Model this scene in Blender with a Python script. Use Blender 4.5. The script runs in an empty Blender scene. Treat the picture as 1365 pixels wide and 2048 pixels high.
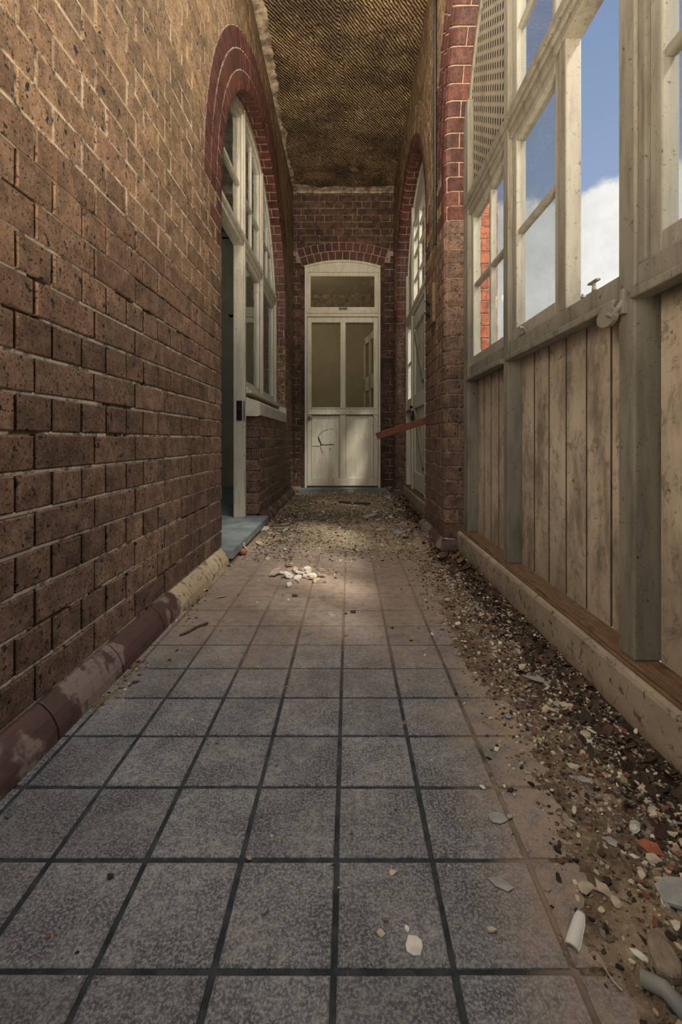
import bpy, math, random
from mathutils import Vector
random.seed(7)
R = random.random
U = random.uniform
col = bpy.context.scene.collection
PI = math.pi
# ---------------------------------------------------------------- dimensions
XL, XR, YE = -0.697, 0.572, 5.77          # left wall, right wall, end wall
CH, Z0 = 0.086, 0.083                     # brick course, top of skirting
HC = 3.87                                 # ceiling
LZS, LR, LYC = Z0 + 22*CH, 1.2765, 3.7935 # left arch
RZS, RR = Z0 + 26*CH, 1.0                 # right arches
RY1, RY2 = 1.70, 4.42
RW = 0.107                                # ring width

# ---------------------------------------------------------------- noise helper
def hsh(i, j, k=0):
    n = (i*374761393 + j*668265263 + k*2147483647) & 0xffffffff
    n = ((n ^ (n >> 13)) * 1274126177) & 0xffffffff
    return ((n ^ (n >> 16)) & 0xffff) / 65535.0
def vn(x, y, k=0):
    i, j = math.floor(x), math.floor(y)
    fx, fy = x-i, y-j
    fx = fx*fx*(3-2*fx); fy = fy*fy*(3-2*fy)
    a = hsh(i, j, k)*(1-fx) + hsh(i+1, j, k)*fx
    b = hsh(i, j+1, k)*(1-fx) + hsh(i+1, j+1, k)*fx
    return a*(1-fy) + b*fy
def fbm(x, y, k=0, o=3):
    s, a, t = 0, 1, 0
    for q in range(o):
        s += a*vn(x, y, k+q); t += a; a *= .5; x *= 2.03; y *= 2.03
    return s/t
def sst(a, b, x):
    t = max(0, min(1, (x-a)/(b-a))); return t*t*(3-2*t)

# ---------------------------------------------------------------- mesh builder
class MB:
    def __init__(s): s.v = []; s.f = []; s.m = []; s.c = []
    def face(s, idx, m=0, c=(.5, .5, .5)): s.f.append(idx); s.m.append(m); s.c.append(c)
    def box(s, x0, x1, y0, y1, z0, z1, m=0, c=(.5, .5, .5)):
        b = len(s.v)
        s.v += [(x, y, z) for x in (x0, x1) for y in (y0, y1) for z in (z0, z1)]
        for q in ((0,1,3,2), (4,6,7,5), (0,4,5,1), (2,3,7,6), (0,2,6,4), (1,5,7,3)):
            s.face([b+i for i in q], m, c)
    def hull2(s, pts, x0, x1, m=0, fm=None, c=(.5, .5, .5)):
        """prism of a polygon given in (y,z), between x0 and x1"""
        b = len(s.v); n = len(pts)
        s.v += [(x0, p[0], p[1]) for p in pts] + [(x1, p[0], p[1]) for p in pts]
        s.face([b+i for i in range(n)][::-1], m, c); s.face([b+n+i for i in range(n)], m, c)
        for i in range(n):
            j = (i+1) % n
            s.face([b+i, b+j, b+n+j, b+n+i], m, c)
    def prismz(s, pts, z0, z1, m=0, c=(.5, .5, .5)):
        b = len(s.v); n = len(pts)
        s.v += [(p[0], p[1], z0) for p in pts] + [(p[0], p[1], z1) for p in pts]
        s.face([b+i for i in range(n)][::-1], m, c); s.face([b+n+i for i in range(n)], m, c)
        for i in range(n):
            j = (i+1) % n
            s.face([b+i, b+j, b+n+j, b+n+i], m, c)
    def bar(s, p, q, w, t, up=(0, 0, 1), m=0, c=(.5, .5, .5)):
        """oriented bar from p to q; w across, t along 'up'"""
        p, q = Vector(p), Vector(q); d = (q-p).normalized(); u = Vector(up)
        sd = d.cross(u).normalized(); u = sd.cross(d).normalized()
        b = len(s.v)
        for e in (p, q):
            for a, k in ((-1, -1), (1, -1), (1, 1), (-1, 1)):
                s.v.append(tuple(e + sd*a*w/2 + u*k*t/2))
        for f in ((0,3,2,1), (4,5,6,7), (0,1,5,4), (1,2,6,5), (2,3,7,6), (3,0,4,7)):
            s.face([b+i for i in f], m, c)
    def tube(s, pts, r, n=10, m=0, caps=True, c=(.5, .5, .5)):
        pts = [Vector(p) for p in pts]; rs = r if isinstance(r, (list, tuple)) else [r]*len(pts)
        b = len(s.v)
        for i, p in enumerate(pts):
            d = (pts[min(i+1, len(pts)-1)] - pts[max(i-1, 0)]).normalized()
            a = Vector((0, 0, 1)) if abs(d.z) < .9 else Vector((1, 0, 0))
            e = d.cross(a).normalized(); g = e.cross(d)
            for k in range(n):
                t = 2*PI*k/n; s.v.append(tuple(p + (e*math.cos(t) + g*math.sin(t))*rs[i]))
        for i in range(len(pts)-1):
            for k in range(n):
                k2 = (k+1) % n
                s.face([b+i*n+k, b+i*n+k2, b+(i+1)*n+k2, b+(i+1)*n+k], m, c)
        if caps:
            s.face([b+k for k in range(n)][::-1], m, c); s.face([b+(len(pts)-1)*n+k for k in range(n)], m, c)
    def grid(s, us, vs, fn, m=0, c=(.5, .5, .5), keep=None):
        b = len(s.v); nv = len(vs)
        for u in us:
            for v in vs: s.v.append(fn(u, v))
        for i in range(len(us)-1):
            for j in range(nv-1):
                if keep and not keep((us[i]+us[i+1])/2, (vs[j]+vs[j+1])/2): continue
                s.face([b+i*nv+j, b+(i+1)*nv+j, b+(i+1)*nv+j+1, b+i*nv+j+1], m, c)
    def build(s, name, mats, parent=None, smooth=False, bevel=0, loc=None):
        me = bpy.data.meshes.new(name)
        vs = s.v
        if loc: vs = [(a-loc[0], b-loc[1], c-loc[2]) for a, b, c in vs]
        me.from_pydata(vs, [], s.f)
        if not isinstance(mats, (list, tuple)): mats = [mats]
        for q in mats: me.materials.append(q)
        me.polygons.foreach_set('material_index', s.m)
        at = me.attributes.new('Col', 'FLOAT_COLOR', 'FACE')
        at.data.foreach_set('color', [x for c in s.c for x in (c[0], c[1], c[2], 1.0)])
        if smooth: me.polygons.foreach_set('use_smooth', [True]*len(s.f))
        me.update()
        o = bpy.data.objects.new(name, me); col.objects.link(o)
        if loc: o.location = loc
        if parent:
            o.parent = parent
            if not loc: o.location = -Vector(parent.location)
            else: o.location = Vector(loc) - Vector(parent.location)
        if bevel:
            b = o.modifiers.new('bevel', 'BEVEL'); b.width = bevel; b.segments = 2; b.limit_method = 'ANGLE'
        return o
def tag(o, label, cat, group=None, kind=None):
    o['label'] = label; o['category'] = cat
    if group: o['group'] = group
    if kind: o['kind'] = kind
    return o
def struct(o, label=None, cat=None):
    o['kind'] = 'structure'
    if label: o['label'] = label; o['category'] = cat
    return o
def empty(name, loc):
    o = bpy.data.objects.new(name, None); col.objects.link(o); o.location = loc
    o.empty_display_size = .1
    return o

# ---------------------------------------------------------------- materials
class NT:
    def __init__(s, name):
        s.mat = bpy.data.materials.new(name); s.mat.use_nodes = True
        s.t = s.mat.node_tree; s.t.nodes.clear()
        s.out = s.t.nodes.new('ShaderNodeOutputMaterial')
        s.co = s.t.nodes.new('ShaderNodeTexCoord').outputs['Object']
    def n(s, typ, ins=None, **kw):
        x = s.t.nodes.new(typ)
        for k, v in kw.items(): setattr(x, k, v)
        for k, v in (ins or {}).items():
            if hasattr(v, 'is_output') or isinstance(v, bpy.types.NodeSocket): s.t.links.new(v, x.inputs[k])
            else: x.inputs[k].default_value = v
        return x
    def noise(s, scale, detail=4, rough=.6, vec=None, dist=0):
        return s.n('ShaderNodeTexNoise', {'Scale': scale, 'Detail': detail, 'Roughness': rough, 'Vector': vec or s.co, 'Distortion': dist}).outputs['Fac']
    def vor(s, scale, vec=None, feature='F1', rnd=1):
        return s.n('ShaderNodeTexVoronoi', {'Scale': scale, 'Vector': vec or s.co, 'Randomness': rnd}, feature=feature).outputs['Distance']
    def ramp(s, fac, a, b, lo=0., hi=1.):
        return s.n('ShaderNodeMapRange', {'Value': fac, 'From Min': a, 'From Max': b, 'To Min': lo, 'To Max': hi}, interpolation_type='SMOOTHSTEP').outputs[0]
    def math(s, op, a, b=0.):
        return s.n('ShaderNodeMath', {0: a, 1: b}, operation=op).outputs[0]
    def mix(s, fac, a, b, blend='MIX'):
        x = s.n('ShaderNodeMix', data_type='RGBA', blend_type=blend)
        for i, v in ((0, fac), (6, a), (7, b)):
            if isinstance(v, bpy.types.NodeSocket): s.t.links.new(v, x.inputs[i])
            else: x.inputs[i].default_value = (v if i == 0 else (*v, 1) if len(v) == 3 else v)
        return x.outputs[2]
    def sep(s, vec=None):
        return s.n('ShaderNodeSeparateXYZ', {0: vec or s.co}).outputs
    def scl(s, sx, sy, sz, rot=(0, 0, 0)):
        return s.n('ShaderNodeMapping', {'Vector': s.co, 'Scale': (sx, sy, sz), 'Rotation': rot}).outputs[0]
    def attr(s):
        a = s.n('ShaderNodeAttribute', attribute_name='Col').outputs['Color']
        return s.n('ShaderNodeSeparateColor', {0: a}).outputs
    def bump(s, h, st=.5, d=.003, nrm=None):
        i = {'Height': h, 'Strength': st, 'Distance': d}
        if nrm: i['Normal'] = nrm
        return s.n('ShaderNodeBump', i).outputs[0]
    def done(s, color, rough=.8, normal=None, spec=.3, metal=0.):
        i = {'Roughness': rough, 'Specular IOR Level': spec, 'Metallic': metal}
        p = s.n('ShaderNodeBsdfPrincipled', i)
        if isinstance(color, bpy.types.NodeSocket): s.t.links.new(color, p.inputs['Base Color'])
        else: p.inputs['Base Color'].default_value = (*color, 1)
        if normal: s.t.links.new(normal, p.inputs['Normal'])
        s.t.links.new(p.outputs[0], s.out.inputs[0])
        return s.mat

def brick_mat(name, c1, c2, c3, spots=.8, hi=None, rough=.75, spec=.3, lo=None):
    t = NT(name); a = t.attr()
    c = t.mix(a[0], c1, c2)
    c = t.mix(t.ramp(t.noise(9, 5), .35, .7), c, c3)
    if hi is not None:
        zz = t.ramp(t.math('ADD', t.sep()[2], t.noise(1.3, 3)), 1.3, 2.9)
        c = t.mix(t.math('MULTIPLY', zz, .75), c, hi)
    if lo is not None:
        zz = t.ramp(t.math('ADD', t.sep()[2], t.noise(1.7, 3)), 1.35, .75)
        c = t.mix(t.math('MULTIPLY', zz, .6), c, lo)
    # fine mottling and dark iron spots
    c = t.mix(t.ramp(t.noise(70, 4, .7), .3, .75, .0, .5), c, (.30, .20, .12), 'OVERLAY')
    br = t.math('MULTIPLY', a[1], .42); br = t.math('ADD', br, .78)
    br = t.math('MULTIPLY', br, t.ramp(t.noise(19, 6, .72), .32, .68, .58, 1.34))
    br = t.math('MULTIPLY', br, t.ramp(t.noise(1.6, 3, .5), .35, .65, .8, 1.15))
    c = t.mix(1., c, t.n('ShaderNodeCombineColor', {0: br, 1: br, 2: br}).outputs[0], 'MULTIPLY')
    sp = t.ramp(t.noise(46, 2, .5, t.scl(1, 1, .75)), .635, .675)
    sp = t.math('MULTIPLY', sp, t.ramp(t.noise(6, 2), .38, .5))
    s2 = t.ramp(t.noise(135, 2, .5), .60, .655)
    sp = t.math('MAXIMUM', sp, t.math('MULTIPLY', s2, .85))
    c = t.mix(t.math('MULTIPLY', sp, spots), c, (.012, .012, .014))
    s3 = t.ramp(t.noise(160, 2, .5), .66, .74)
    c = t.mix(t.math('MULTIPLY', s3, .35), c, (.45, .36, .26))
    h = t.math('ADD', t.noise(60, 5, .65), t.math('MULTIPLY', sp, -.6))
    return t.done(c, rough, t.bump(h, .8, .003), spec)
def mortar_mat(name, c1, c2, c3):
    t = NT(name)
    c = t.mix(t.ramp(t.noise(5, 4), .35, .65), c1, c2)
    c = t.mix(t.ramp(t.noise(24, 5, .7), .48, .62), c, c3)
    return t.done(c, .95, t.bump(t.noise(90, 4), .8, .004), .1)

M = {}
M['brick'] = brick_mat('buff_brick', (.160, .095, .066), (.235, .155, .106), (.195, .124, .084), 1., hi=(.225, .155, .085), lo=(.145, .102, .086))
M['pier'] = brick_mat('brown_brick', (.20, .124, .092), (.150, .094, .074), (.145, .100, .082), .9)
M['red'] = brick_mat('red_brick', (.100, .034, .028), (.070, .026, .023), (.12, .046, .036), .5, rough=.5, spec=.4)
M['dark'] = brick_mat('dark_brick', (.050, .034, .028), (.085, .052, .040), (.13, .07, .05), .6)
M['out'] = brick_mat('outer_brick', (.55, .16, .075), (.42, .11, .055), (.6, .2, .1), .1)
M['mortar'] = mortar_mat('mortar', (.50, .43, .33), (.33, .28, .21), (.08, .07, .055))
M['mortar_d'] = mortar_mat('dirty_mortar', (.27, .21, .15), (.19, .15, .11), (.07, .055, .045))
M['mortar_e'] = mortar_mat('end_mortar', (.36, .29, .21), (.25, .20, .145), (.10, .08, .06))
M['mortar_l'] = mortar_mat('pale_bed_mortar', (.56, .50, .42), (.42, .37, .30), (.16, .135, .11))
M['mortar_r'] = mortar_mat('arch_mortar', (.5, .38, .28), (.4, .3, .22), (.3, .22, .16))

def paint_mat(name, c1, c2, dirt, amt=.5, groove=0, sc=1.0, rough=.6):
    t = NT(name)
    c = t.mix(t.ramp(t.noise(2.2*sc, 4), .3, .7), c1, c2)
    st = t.noise(5*sc, 5, .65, t.scl(5, 5, .8))
    c = t.mix(t.math('MULTIPLY', t.ramp(st, .42, .72), amt), c, dirt)
    ch = t.ramp(t.noise(34*sc, 5, .7), .63, .69)
    c = t.mix(t.math('MULTIPLY', ch, .8), c, tuple(q*.35 for q in dirt))
    sp = t.ramp(t.noise(110, 3), .62, .7)
    c = t.mix(t.math('MULTIPLY', sp, .6), c, tuple(q*.5 for q in dirt))
    h = t.math('ADD', t.math('MULTIPLY', ch, -1.), t.math('MULTIPLY', t.noise(50, 4), .4))
    return t.done(c, rough, t.bump(h, .5, .0015), .35)
M['paint'] = paint_mat('old_white_paint', (.46, .43, .36), (.38, .36, .30), (.20, .17, .13), .6)
M['cream'] = paint_mat('cream_door_paint', (.70, .67, .56), (.62, .59, .48), (.34, .29, .21), .4)
M['blue_paint'] = paint_mat('pale_window_paint', (.56, .54, .46), (.48, .47, .41), (.25, .22, .17), .5)
M['sash_paint'] = paint_mat('dirty_sash_paint', (.30, .285, .24), (.24, .23, .19), (.12, .105, .085), .6)
M['post'] = paint_mat('grimy_post_paint', (.225, .21, .17), (.175, .165, .135), (.075, .065, .05), .65)

def board_mat():
    t = NT('grimy_board_paint')
    c = t.mix(t.ramp(t.noise(3, 5), .3, .7), (.56, .475, .37), (.38, .32, .25))
    st = t.noise(3.5, 6, .7, t.scl(3, 3, 1.1))
    c = t.mix(t.ramp(st, .42, .7, 0, .8), c, (.13, .105, .08))
    c = t.mix(t.ramp(t.noise(16, 6, .75, None, 1.5), .52, .64, 0, .6), c, (.12, .10, .075))
    # pale scratches
    w = t.noise(2.4, 2, .5, t.scl(1, 2.2, .8), .6)
    sc = t.math('ABSOLUTE', t.math('SUBTRACT', w, .5))
    m = t.math('MULTIPLY', t.ramp(sc, .006, .001), t.ramp(t.noise(4, 2), .5, .6))
    c = t.mix(t.math('MULTIPLY', m, .6), c, (.5, .42, .32))
    sp = t.ramp(t.noise(45, 4, .7), .65, .70)
    c = t.mix(t.math('MULTIPLY', sp, .85), c, (.03, .025, .02))
    zz = t.ramp(t.sep()[2], .16, .5, .45, 0)
    c = t.mix(t.math('MULTIPLY', zz, t.noise(9, 4)), c, (.10, .075, .05))
    return t.done(c, .6, t.bump(t.noise(60, 5), .35, .0015), .4)
M['board'] = board_mat()

def wood_mat(name, a, b, rough=.6, ax=(1, 1, 12)):
    t = NT(name)
    g = t.noise(8, 6, .7, t.scl(*ax))
    c = t.mix(t.ramp(g, .3, .7), a, b)
    c = t.mix(t.ramp(t.noise(30, 4), .55, .7, 0, .6), c, tuple(q*.3 for q in a))
    return t.done(c, rough, t.bump(g, .4, .002), .3)
M['ledge'] = wood_mat('bare_brown_timber', (.19, .115, .06), (.08, .05, .03), .7, (14, 1.5, 14))
M['plank'] = wood_mat('red_brown_plank', (.22, .075, .045), (.12, .042, .028), .55, (2, 2, 14))
M['twig'] = wood_mat('weathered_stick', (.09, .07, .055), (.045, .036, .03), .8, (8, 8, 8))

def concrete():
    t = NT('painted_concrete')
    c = t.mix(t.ramp(t.noise(4, 5), .3, .7), (.36, .30, .23), (.24, .20, .155))
    c = t.mix(t.ramp(t.noise(22, 6, .75, None, 1), .54, .64), c, (.06, .05, .04))
    c = t.mix(t.ramp(t.sep()[2], .07, .0, 0, .7), c, (.13, .09, .065))
    return t.done(c, .85, t.bump(t.noise(60, 5), .6, .003), .2)
M['concrete'] = concrete()

def skirt_mat(name, worn):
    t = NT(name); a = t.attr()
    c = t.mix(a[0], (.085, .044, .043), (.06, .034, .035))
    k = t.ramp(t.math('ADD', t.noise(7, 3, .5), t.math('MULTIPLY', t.noise(25, 3), .2)), worn, worn+.05)
    c = t.mix(t.math('MULTIPLY', k, .9), c, (.20, .155, .145))
    yy = t.ramp(t.math('ADD', t.sep()[1], t.math('MULTIPLY', t.noise(9, 4), .5)), 1.97, 2.03)
    y2 = t.ramp(t.sep()[1], 2.6, 2.5)
    c = t.mix(t.math('MULTIPLY', yy, y2), c, (.46, .37, .27))
    c = t.mix(t.ramp(t.noise(30, 5), .52, .66, 0, .7), c, (.035, .03, .03))
    return t.done(c, .6, t.bump(t.noise(40, 4), .4, .002), .4)
M['skirt'] = skirt_mat('maroon_glazed_skirting', .60)

def tile_mat():
    t = NT('grey_floor_tile'); a = t.attr(); s = t.sep()
    n1 = t.ramp(t.noise(9, 5, .65), .33, .68)
    c = t.mix(n1, (.080, .088, .105), (.25, .255, .275))
    c = t.mix(t.ramp(t.noise(75, 5, .75), .40, .62, .7, 0), c, (.035, .043, .058))
    sp = t.ramp(t.noise(230, 3, .7), .45, .60)
    c = t.mix(t.math('MULTIPLY', sp, .6), c, (.34, .335, .35))
    c = t.mix(t.ramp(t.noise(150, 3, .6), .56, .68, 0, .6), c, (.03, .033, .042))
    br = t.math('ADD', t.math('MULTIPLY', a[1], .25), .8)
    c = t.mix(1., c, t.n('ShaderNodeCombineColor', {0: br, 1: br, 2: br}).outputs[0], 'MULTIPLY')
    # brown dust towards the far end and towards the right kerb
    d1 = t.ramp(t.math('ADD', s[1], t.math('MULTIPLY', t.noise(4, 4), .9)), 1.45, 2.45)
    d2 = t.ramp(t.math('ADD', s[0], t.math('MULTIPLY', t.noise(5, 4), .35)), .33, .58)
    d = t.math('MAXIMUM', d1, d2)
    d = t.math('MULTIPLY', d, t.ramp(t.noise(26, 5, .7), .35, .6, .35, 1.))
    c = t.mix(t.math('MULTIPLY', d, .86), c, t.mix(t.noise(40, 4), (.42, .31, .23), (.24, .175, .13)))
    return t.done(c, .7, t.bump(t.noise(180, 4), .35, .0015), .3)
M['tile'] = tile_mat()
def simple(name, a, b, sc=20, rough=.8, bs=.4, bd=.003, spec=.3):
    t = NT(name)
    c = t.mix(t.ramp(t.noise(sc, 5), .35, .65), a, b)
    return t.done(c, rough, t.bump(t.noise(sc*2.5, 4), bs, bd), spec)
def grout():
    t = NT('dark_grout'); s = t.sep()
    c = t.mix(t.ramp(t.noise(30, 4), .35, .65), (.020, .026, .034), (.045, .052, .06))
    d1 = t.ramp(t.math('ADD', s[1], t.math('MULTIPLY', t.noise(4, 4), .9)), 1.55, 2.5)
    d2 = t.ramp(t.math('ADD', s[0], t.math('MULTIPLY', t.noise(5, 4), .45)), .42, .58)
    c = t.mix(t.math('MULTIPLY', t.math('MAXIMUM', d1, d2), .8), c, (.27, .205, .155))
    return t.done(c, .9, t.bump(t.noise(90, 4), .5, .003), .2)
M['grout'] = grout()
def dirt():
    t = NT('dusty_dirt'); s = t.sep()
    c = t.mix(t.ramp(t.noise(6, 5), .35, .65), (.38, .295, .205), (.18, .14, .105))
    c = t.mix(t.ramp(t.noise(120, 4, .7), .5, .65), c, (.50, .42, .31))
    c = t.mix(t.math('MULTIPLY', t.ramp(s[1], 2.3, 2.9), t.ramp(t.math('ABSOLUTE', s[0]), .5, .2, 0, .6)), c, (.50, .41, .29))
    c = t.mix(t.ramp(t.noise(70, 4, .7), .55, .66), c, (.03, .026, .022))
    c = t.mix(t.math('MULTIPLY', t.ramp(s[1], 2.4, 1.6), t.ramp(t.noise(11, 5, .7), .38, .6, .25, .8)), c, (.085, .062, .046))
    dk = t.ramp(t.math('ADD', s[0], t.math('MULTIPLY', t.noise(9, 4), .22)), .58, .68)
    c = t.mix(t.math('MULTIPLY', dk, .85), c, (.025, .02, .017))
    # darker band across the passage
    b = t.math('ABSOLUTE', t.math('SUBTRACT', s[1], t.math('ADD', 3.72, t.math('MULTIPLY', t.noise(4, 3), .45))))
    c = t.mix(t.ramp(b, .42, .12, 0, .7), c, (.05, .042, .036))
    return t.done(c, .95, t.bump(t.noise(130, 5, .7), 1, .006), .1)
M['dirt'] = dirt()
def chips():
    t = NT('rubble_chips'); a = t.attr()
    r = t.n('ShaderNodeValToRGB', {0: a[0]}); e = r.color_ramp; e.interpolation = 'CONSTANT'
    cs = [(0, (.03, .024, .02)), (.22, (.30, .235, .17)), (.42, (.12, .09, .07)), (.55, (.50, .43, .33)), (.72, (.20, .18, .16)), (.84, (.62, .56, .45)), (.94, (.24, .09, .055))]
    e.elements[0].position = 0; e.elements[0].color = (*cs[0][1], 1); e.elements[1].position = cs[1][0]; e.elements[1].color = (*cs[1][1], 1)
    for p, q in cs[2:]:
        x = e.elements.new(p); x.color = (*q, 1)
    c = t.mix(t.ramp(t.noise(60, 4), .4, .7, 0, .5), r.outputs[0], (.1, .08, .06))
    return t.done(c, .85, None, .2)
M['chips'] = chips()
M['flake_p'] = simple('pale_plaster', (.46, .40, .31), (.30, .25, .19), 45, .85)
M['flake_g'] = simple('grey_paint_flake', (.24, .26, .27), (.33, .34, .33), 40, .7)
M['flake_w'] = simple('white_flake', (.66, .65, .62), (.5, .49, .46), 40, .6)
M['flake_t'] = simple('terracotta', (.36, .12, .06), (.25, .085, .05), 40, .8)
M['stone_b'] = simple('brown_rubble_stone', (.30, .24, .18), (.17, .135, .10), 30, .9, .8, .006)
M['leaf'] = simple('dead_leaf', (.075, .04, .026), (.03, .022, .017), 25, .8)
M['leaf2'] = simple('dry_leaf', (.17, .10, .06), (.09, .055, .035), 25, .8)
M['ceramic'] = simple('white_ceramic', (.68, .68, .67), (.58, .58, .57), 12, .25, .1, .001, .6)
M['pvc'] = simple('grey_pipe', (.27, .28, .26), (.20, .21, .2), 12, .5)
M['groove'] = simple('groove_shade', (.05, .04, .03), (.09, .075, .055), 20, .9)  # dark tone painted in for the shade inside grooves and panel edges
M['slate'] = simple('blue_grey_step', (.12, .155, .18), (.22, .245, .255), 7, .65)
M['stone'] = simple('pale_stone_sill', (.58, .55, .48), (.44, .41, .36), 9, .8)
M['black'] = simple('black_bakelite', (.012, .012, .012), (.02, .02, .02), 20, .35)
M['iron'] = simple('painted_iron', (.24, .22, .19), (.10, .09, .08), 60, .5)
M['plaster'] = simple('ceiling_plaster', (.46, .38, .28), (.14, .11, .08), 11, .9, .8, .01)
M['room_g'] = simple('green_grey_plaster', (.16, .185, .16), (.12, .145, .135), 4, .9)
M['room_b'] = simple('beige_plaster', (.42, .37, .28), (.35, .31, .23), 3, .9)
M['paper'] = simple('mottled_border', (.30, .26, .18), (.12, .11, .08), 16, .9)
M['ground'] = simple('dry_grass_ground', (.16, .17, .08), (.22, .19, .12), 3, .95)
M['wdoor'] = paint_mat('white_glazed_door', (.55, .53, .46), (.5, .47, .4), (.3, .27, .2), .3)
M['hole'] = simple('dark_slot', (.006, .006, .006), (.01, .01, .01), 20, .9)
M['lattice'] = paint_mat('perforated_board_paint', (.27, .235, .18), (.21, .185, .14), (.11, .09, .065), .5)
def ceil_mat():
    t = NT('fibrous_ceiling')
    w = t.n('ShaderNodeTexWave', {'Vector': t.scl(1, 1, 1, (0, 0, math.radians(38))), 'Scale': 14., 'Distortion': 2.6, 'Detail': 3., 'Detail Scale': 2.4}).outputs['Fac']
    big = t.ramp(t.noise(2.3, 5, .6), .36, .66)
    c = t.mix(big, (.20, .145, .095), (.50, .35, .20))
    c = t.mix(t.ramp(w, .2, .75, .85, 0), c, (.016, .012, .009))
    c = t.mix(t.ramp(t.noise(38, 5, .7), .52, .64, 0, .8), c, (.02, .016, .012))
    c = t.mix(t.ramp(t.noise(5.5, 4, .55), .62, .72), c, (.34, .27, .18))
    h = t.math('ADD', w, t.math('MULTIPLY', t.noise(30, 5, .7), 1.5))
    return t.done(c, .95, t.bump(h, 1, .012), .1)
M['ceil'] = ceil_mat()
def glass(name, dirtc=(.5, .5, .48), amt=.12, tint=(.93, .96, .97)):
    t = NT(name)
    tr = t.n('ShaderNodeBsdfTransparent', {'Color': (*tint, 1)}).outputs[0]
    gl = t.n('ShaderNodeBsdfGlossy', {'Roughness': .03 if amt < .1 else .3, 'Normal': t.bump(t.noise(6, 2), .15, .01)}).outputs[0]
    fr = t.n('ShaderNodeFresnel', {'IOR': 1.45}).outputs[0]
    df = t.n('ShaderNodeBsdfDiffuse', {'Color': (*dirtc, 1)}).outputs[0]
    m1 = t.n('ShaderNodeMixShader', {0: t.math('MINIMUM', fr, .0 if amt > .1 else .3), 1: tr, 2: gl}).outputs[0]
    g = t.math('ADD', t.ramp(t.noise(9, 5, .7), .5, .8, 0, amt*2), amt*.5)
    m2 = t.n('ShaderNodeMixShader', {0: g, 1: m1, 2: df}).outputs[0]
    t.t.links.new(m2, t.out.inputs[0]); return t.mat
M['glass'] = glass('window_glass', (.5, .5, .48), .045, (.96, .98, .98))
M['glass_d'] = glass('dusty_glass', (.30, .25, .18), .14, (.9, .88, .8))

# ---------------------------------------------------------------- brickwork tools
def clip(poly, a, b, c):
    """keep a*u+b*v <= c"""
    out = []; n = len(poly)
    for i in range(n):
        p, q = poly[i], poly[(i+1) % n]
        dp, dq = a*p[0]+b*p[1]-c, a*q[0]+b*q[1]-c
        if dp <= 0: out.append(p)
        if (dp < 0 < dq) or (dq < 0 < dp):
            t = dp/(dp-dq); out.append((p[0]+(q[0]-p[0])*t, p[1]+(q[1]-p[1])*t))
    return out
def area(p):
    return .5*abs(sum(p[i][0]*p[(i+1) % len(p)][1] - p[(i+1) % len(p)][0]*p[i][1] for i in range(len(p)))) if len(p) > 2 else 0
def sub_rect(poly, r):
    u0, u1, v0, v1 = r; out = []
    a = clip(poly, 1, 0, u0); out.append(a)
    rest = clip(poly, -1, 0, -u0)
    out.append(clip(rest, -1, 0, -u1)); rest = clip(rest, 1, 0, u1) if len(rest) > 2 else []
    if len(rest) > 2:
        out.append(clip(rest, 0, 1, v0)); out.append(clip(rest, 0, -1, -v1))
    return [p for p in out if area(p) > 2e-5]
def sub_disc(poly, cu, cv, r):
    mu = sum(p[0] for p in poly)/len(poly)-cu; mv = sum(p[1] for p in poly)/len(poly)-cv
    l = math.hypot(mu, mv) or 1e-6; mu /= l; mv /= l
    q = clip(poly, -mu, -mv, -(r + mu*cu + mv*cv))
    return [q] if area(q) > 2e-5 else []
def inset(poly, d):
    n = len(poly)
    sg = sum(poly[i][0]*poly[(i+1) % n][1] - poly[(i+1) % n][0]*poly[i][1] for i in range(n))
    if sg < 0: poly = poly[::-1]
    cx = sum(p[0] for p in poly)/n; cy = sum(p[1] for p in poly)/n
    q = poly
    for i in range(n):
        p0, p1 = poly[i], poly[(i+1) % n]
        ex, ey = p1[0]-p0[0], p1[1]-p0[1]; l = math.hypot(ex, ey)
        if l < 1e-5: continue
        nx, ny = ey/l, -ex/l
        q2 = clip(q, nx, ny, nx*p0[0]+ny*p0[1]-d)
        if len(q2) < 3: return poly
        q = q2
    return q
def prism(mb, poly, d0, d1, bev, fm, m, c):
    """brick: polygon in (u,v) standing from d0 to d1"""
    n = len(poly)
    sg = sum(poly[i][0]*poly[(i+1) % n][1] - poly[(i+1) % n][0]*poly[i][1] for i in range(n))
    if sg < 0: poly = poly[::-1]
    cu = sum(p[0] for p in poly)/n; cv = sum(p[1] for p in poly)/n
    ext = max(max(p[0] for p in poly)-min(p[0] for p in poly), 1e-4); ev = max(max(p[1] for p in poly)-min(p[1] for p in poly), 1e-4)
    ins = [(cu+(p[0]-cu)*max(.2, 1-2*bev/ext), cv+(p[1]-cv)*max(.2, 1-2*bev/ev)) for p in poly]
    b = len(mb.v)
    for ring, d in ((poly, d0), (poly, d1-bev*.8), (ins, d1)):
        mb.v += [fm(p[0], p[1], d) for p in ring]
    for k in (0, 1):
        for i in range(n):
            j = (i+1) % n
            mb.face([b+k*n+i, b+k*n+j, b+(k+1)*n+j, b+(k+1)*n+i], m, c)
    mb.face([b+2*n+i for i in range(n)], m, c)
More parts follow.
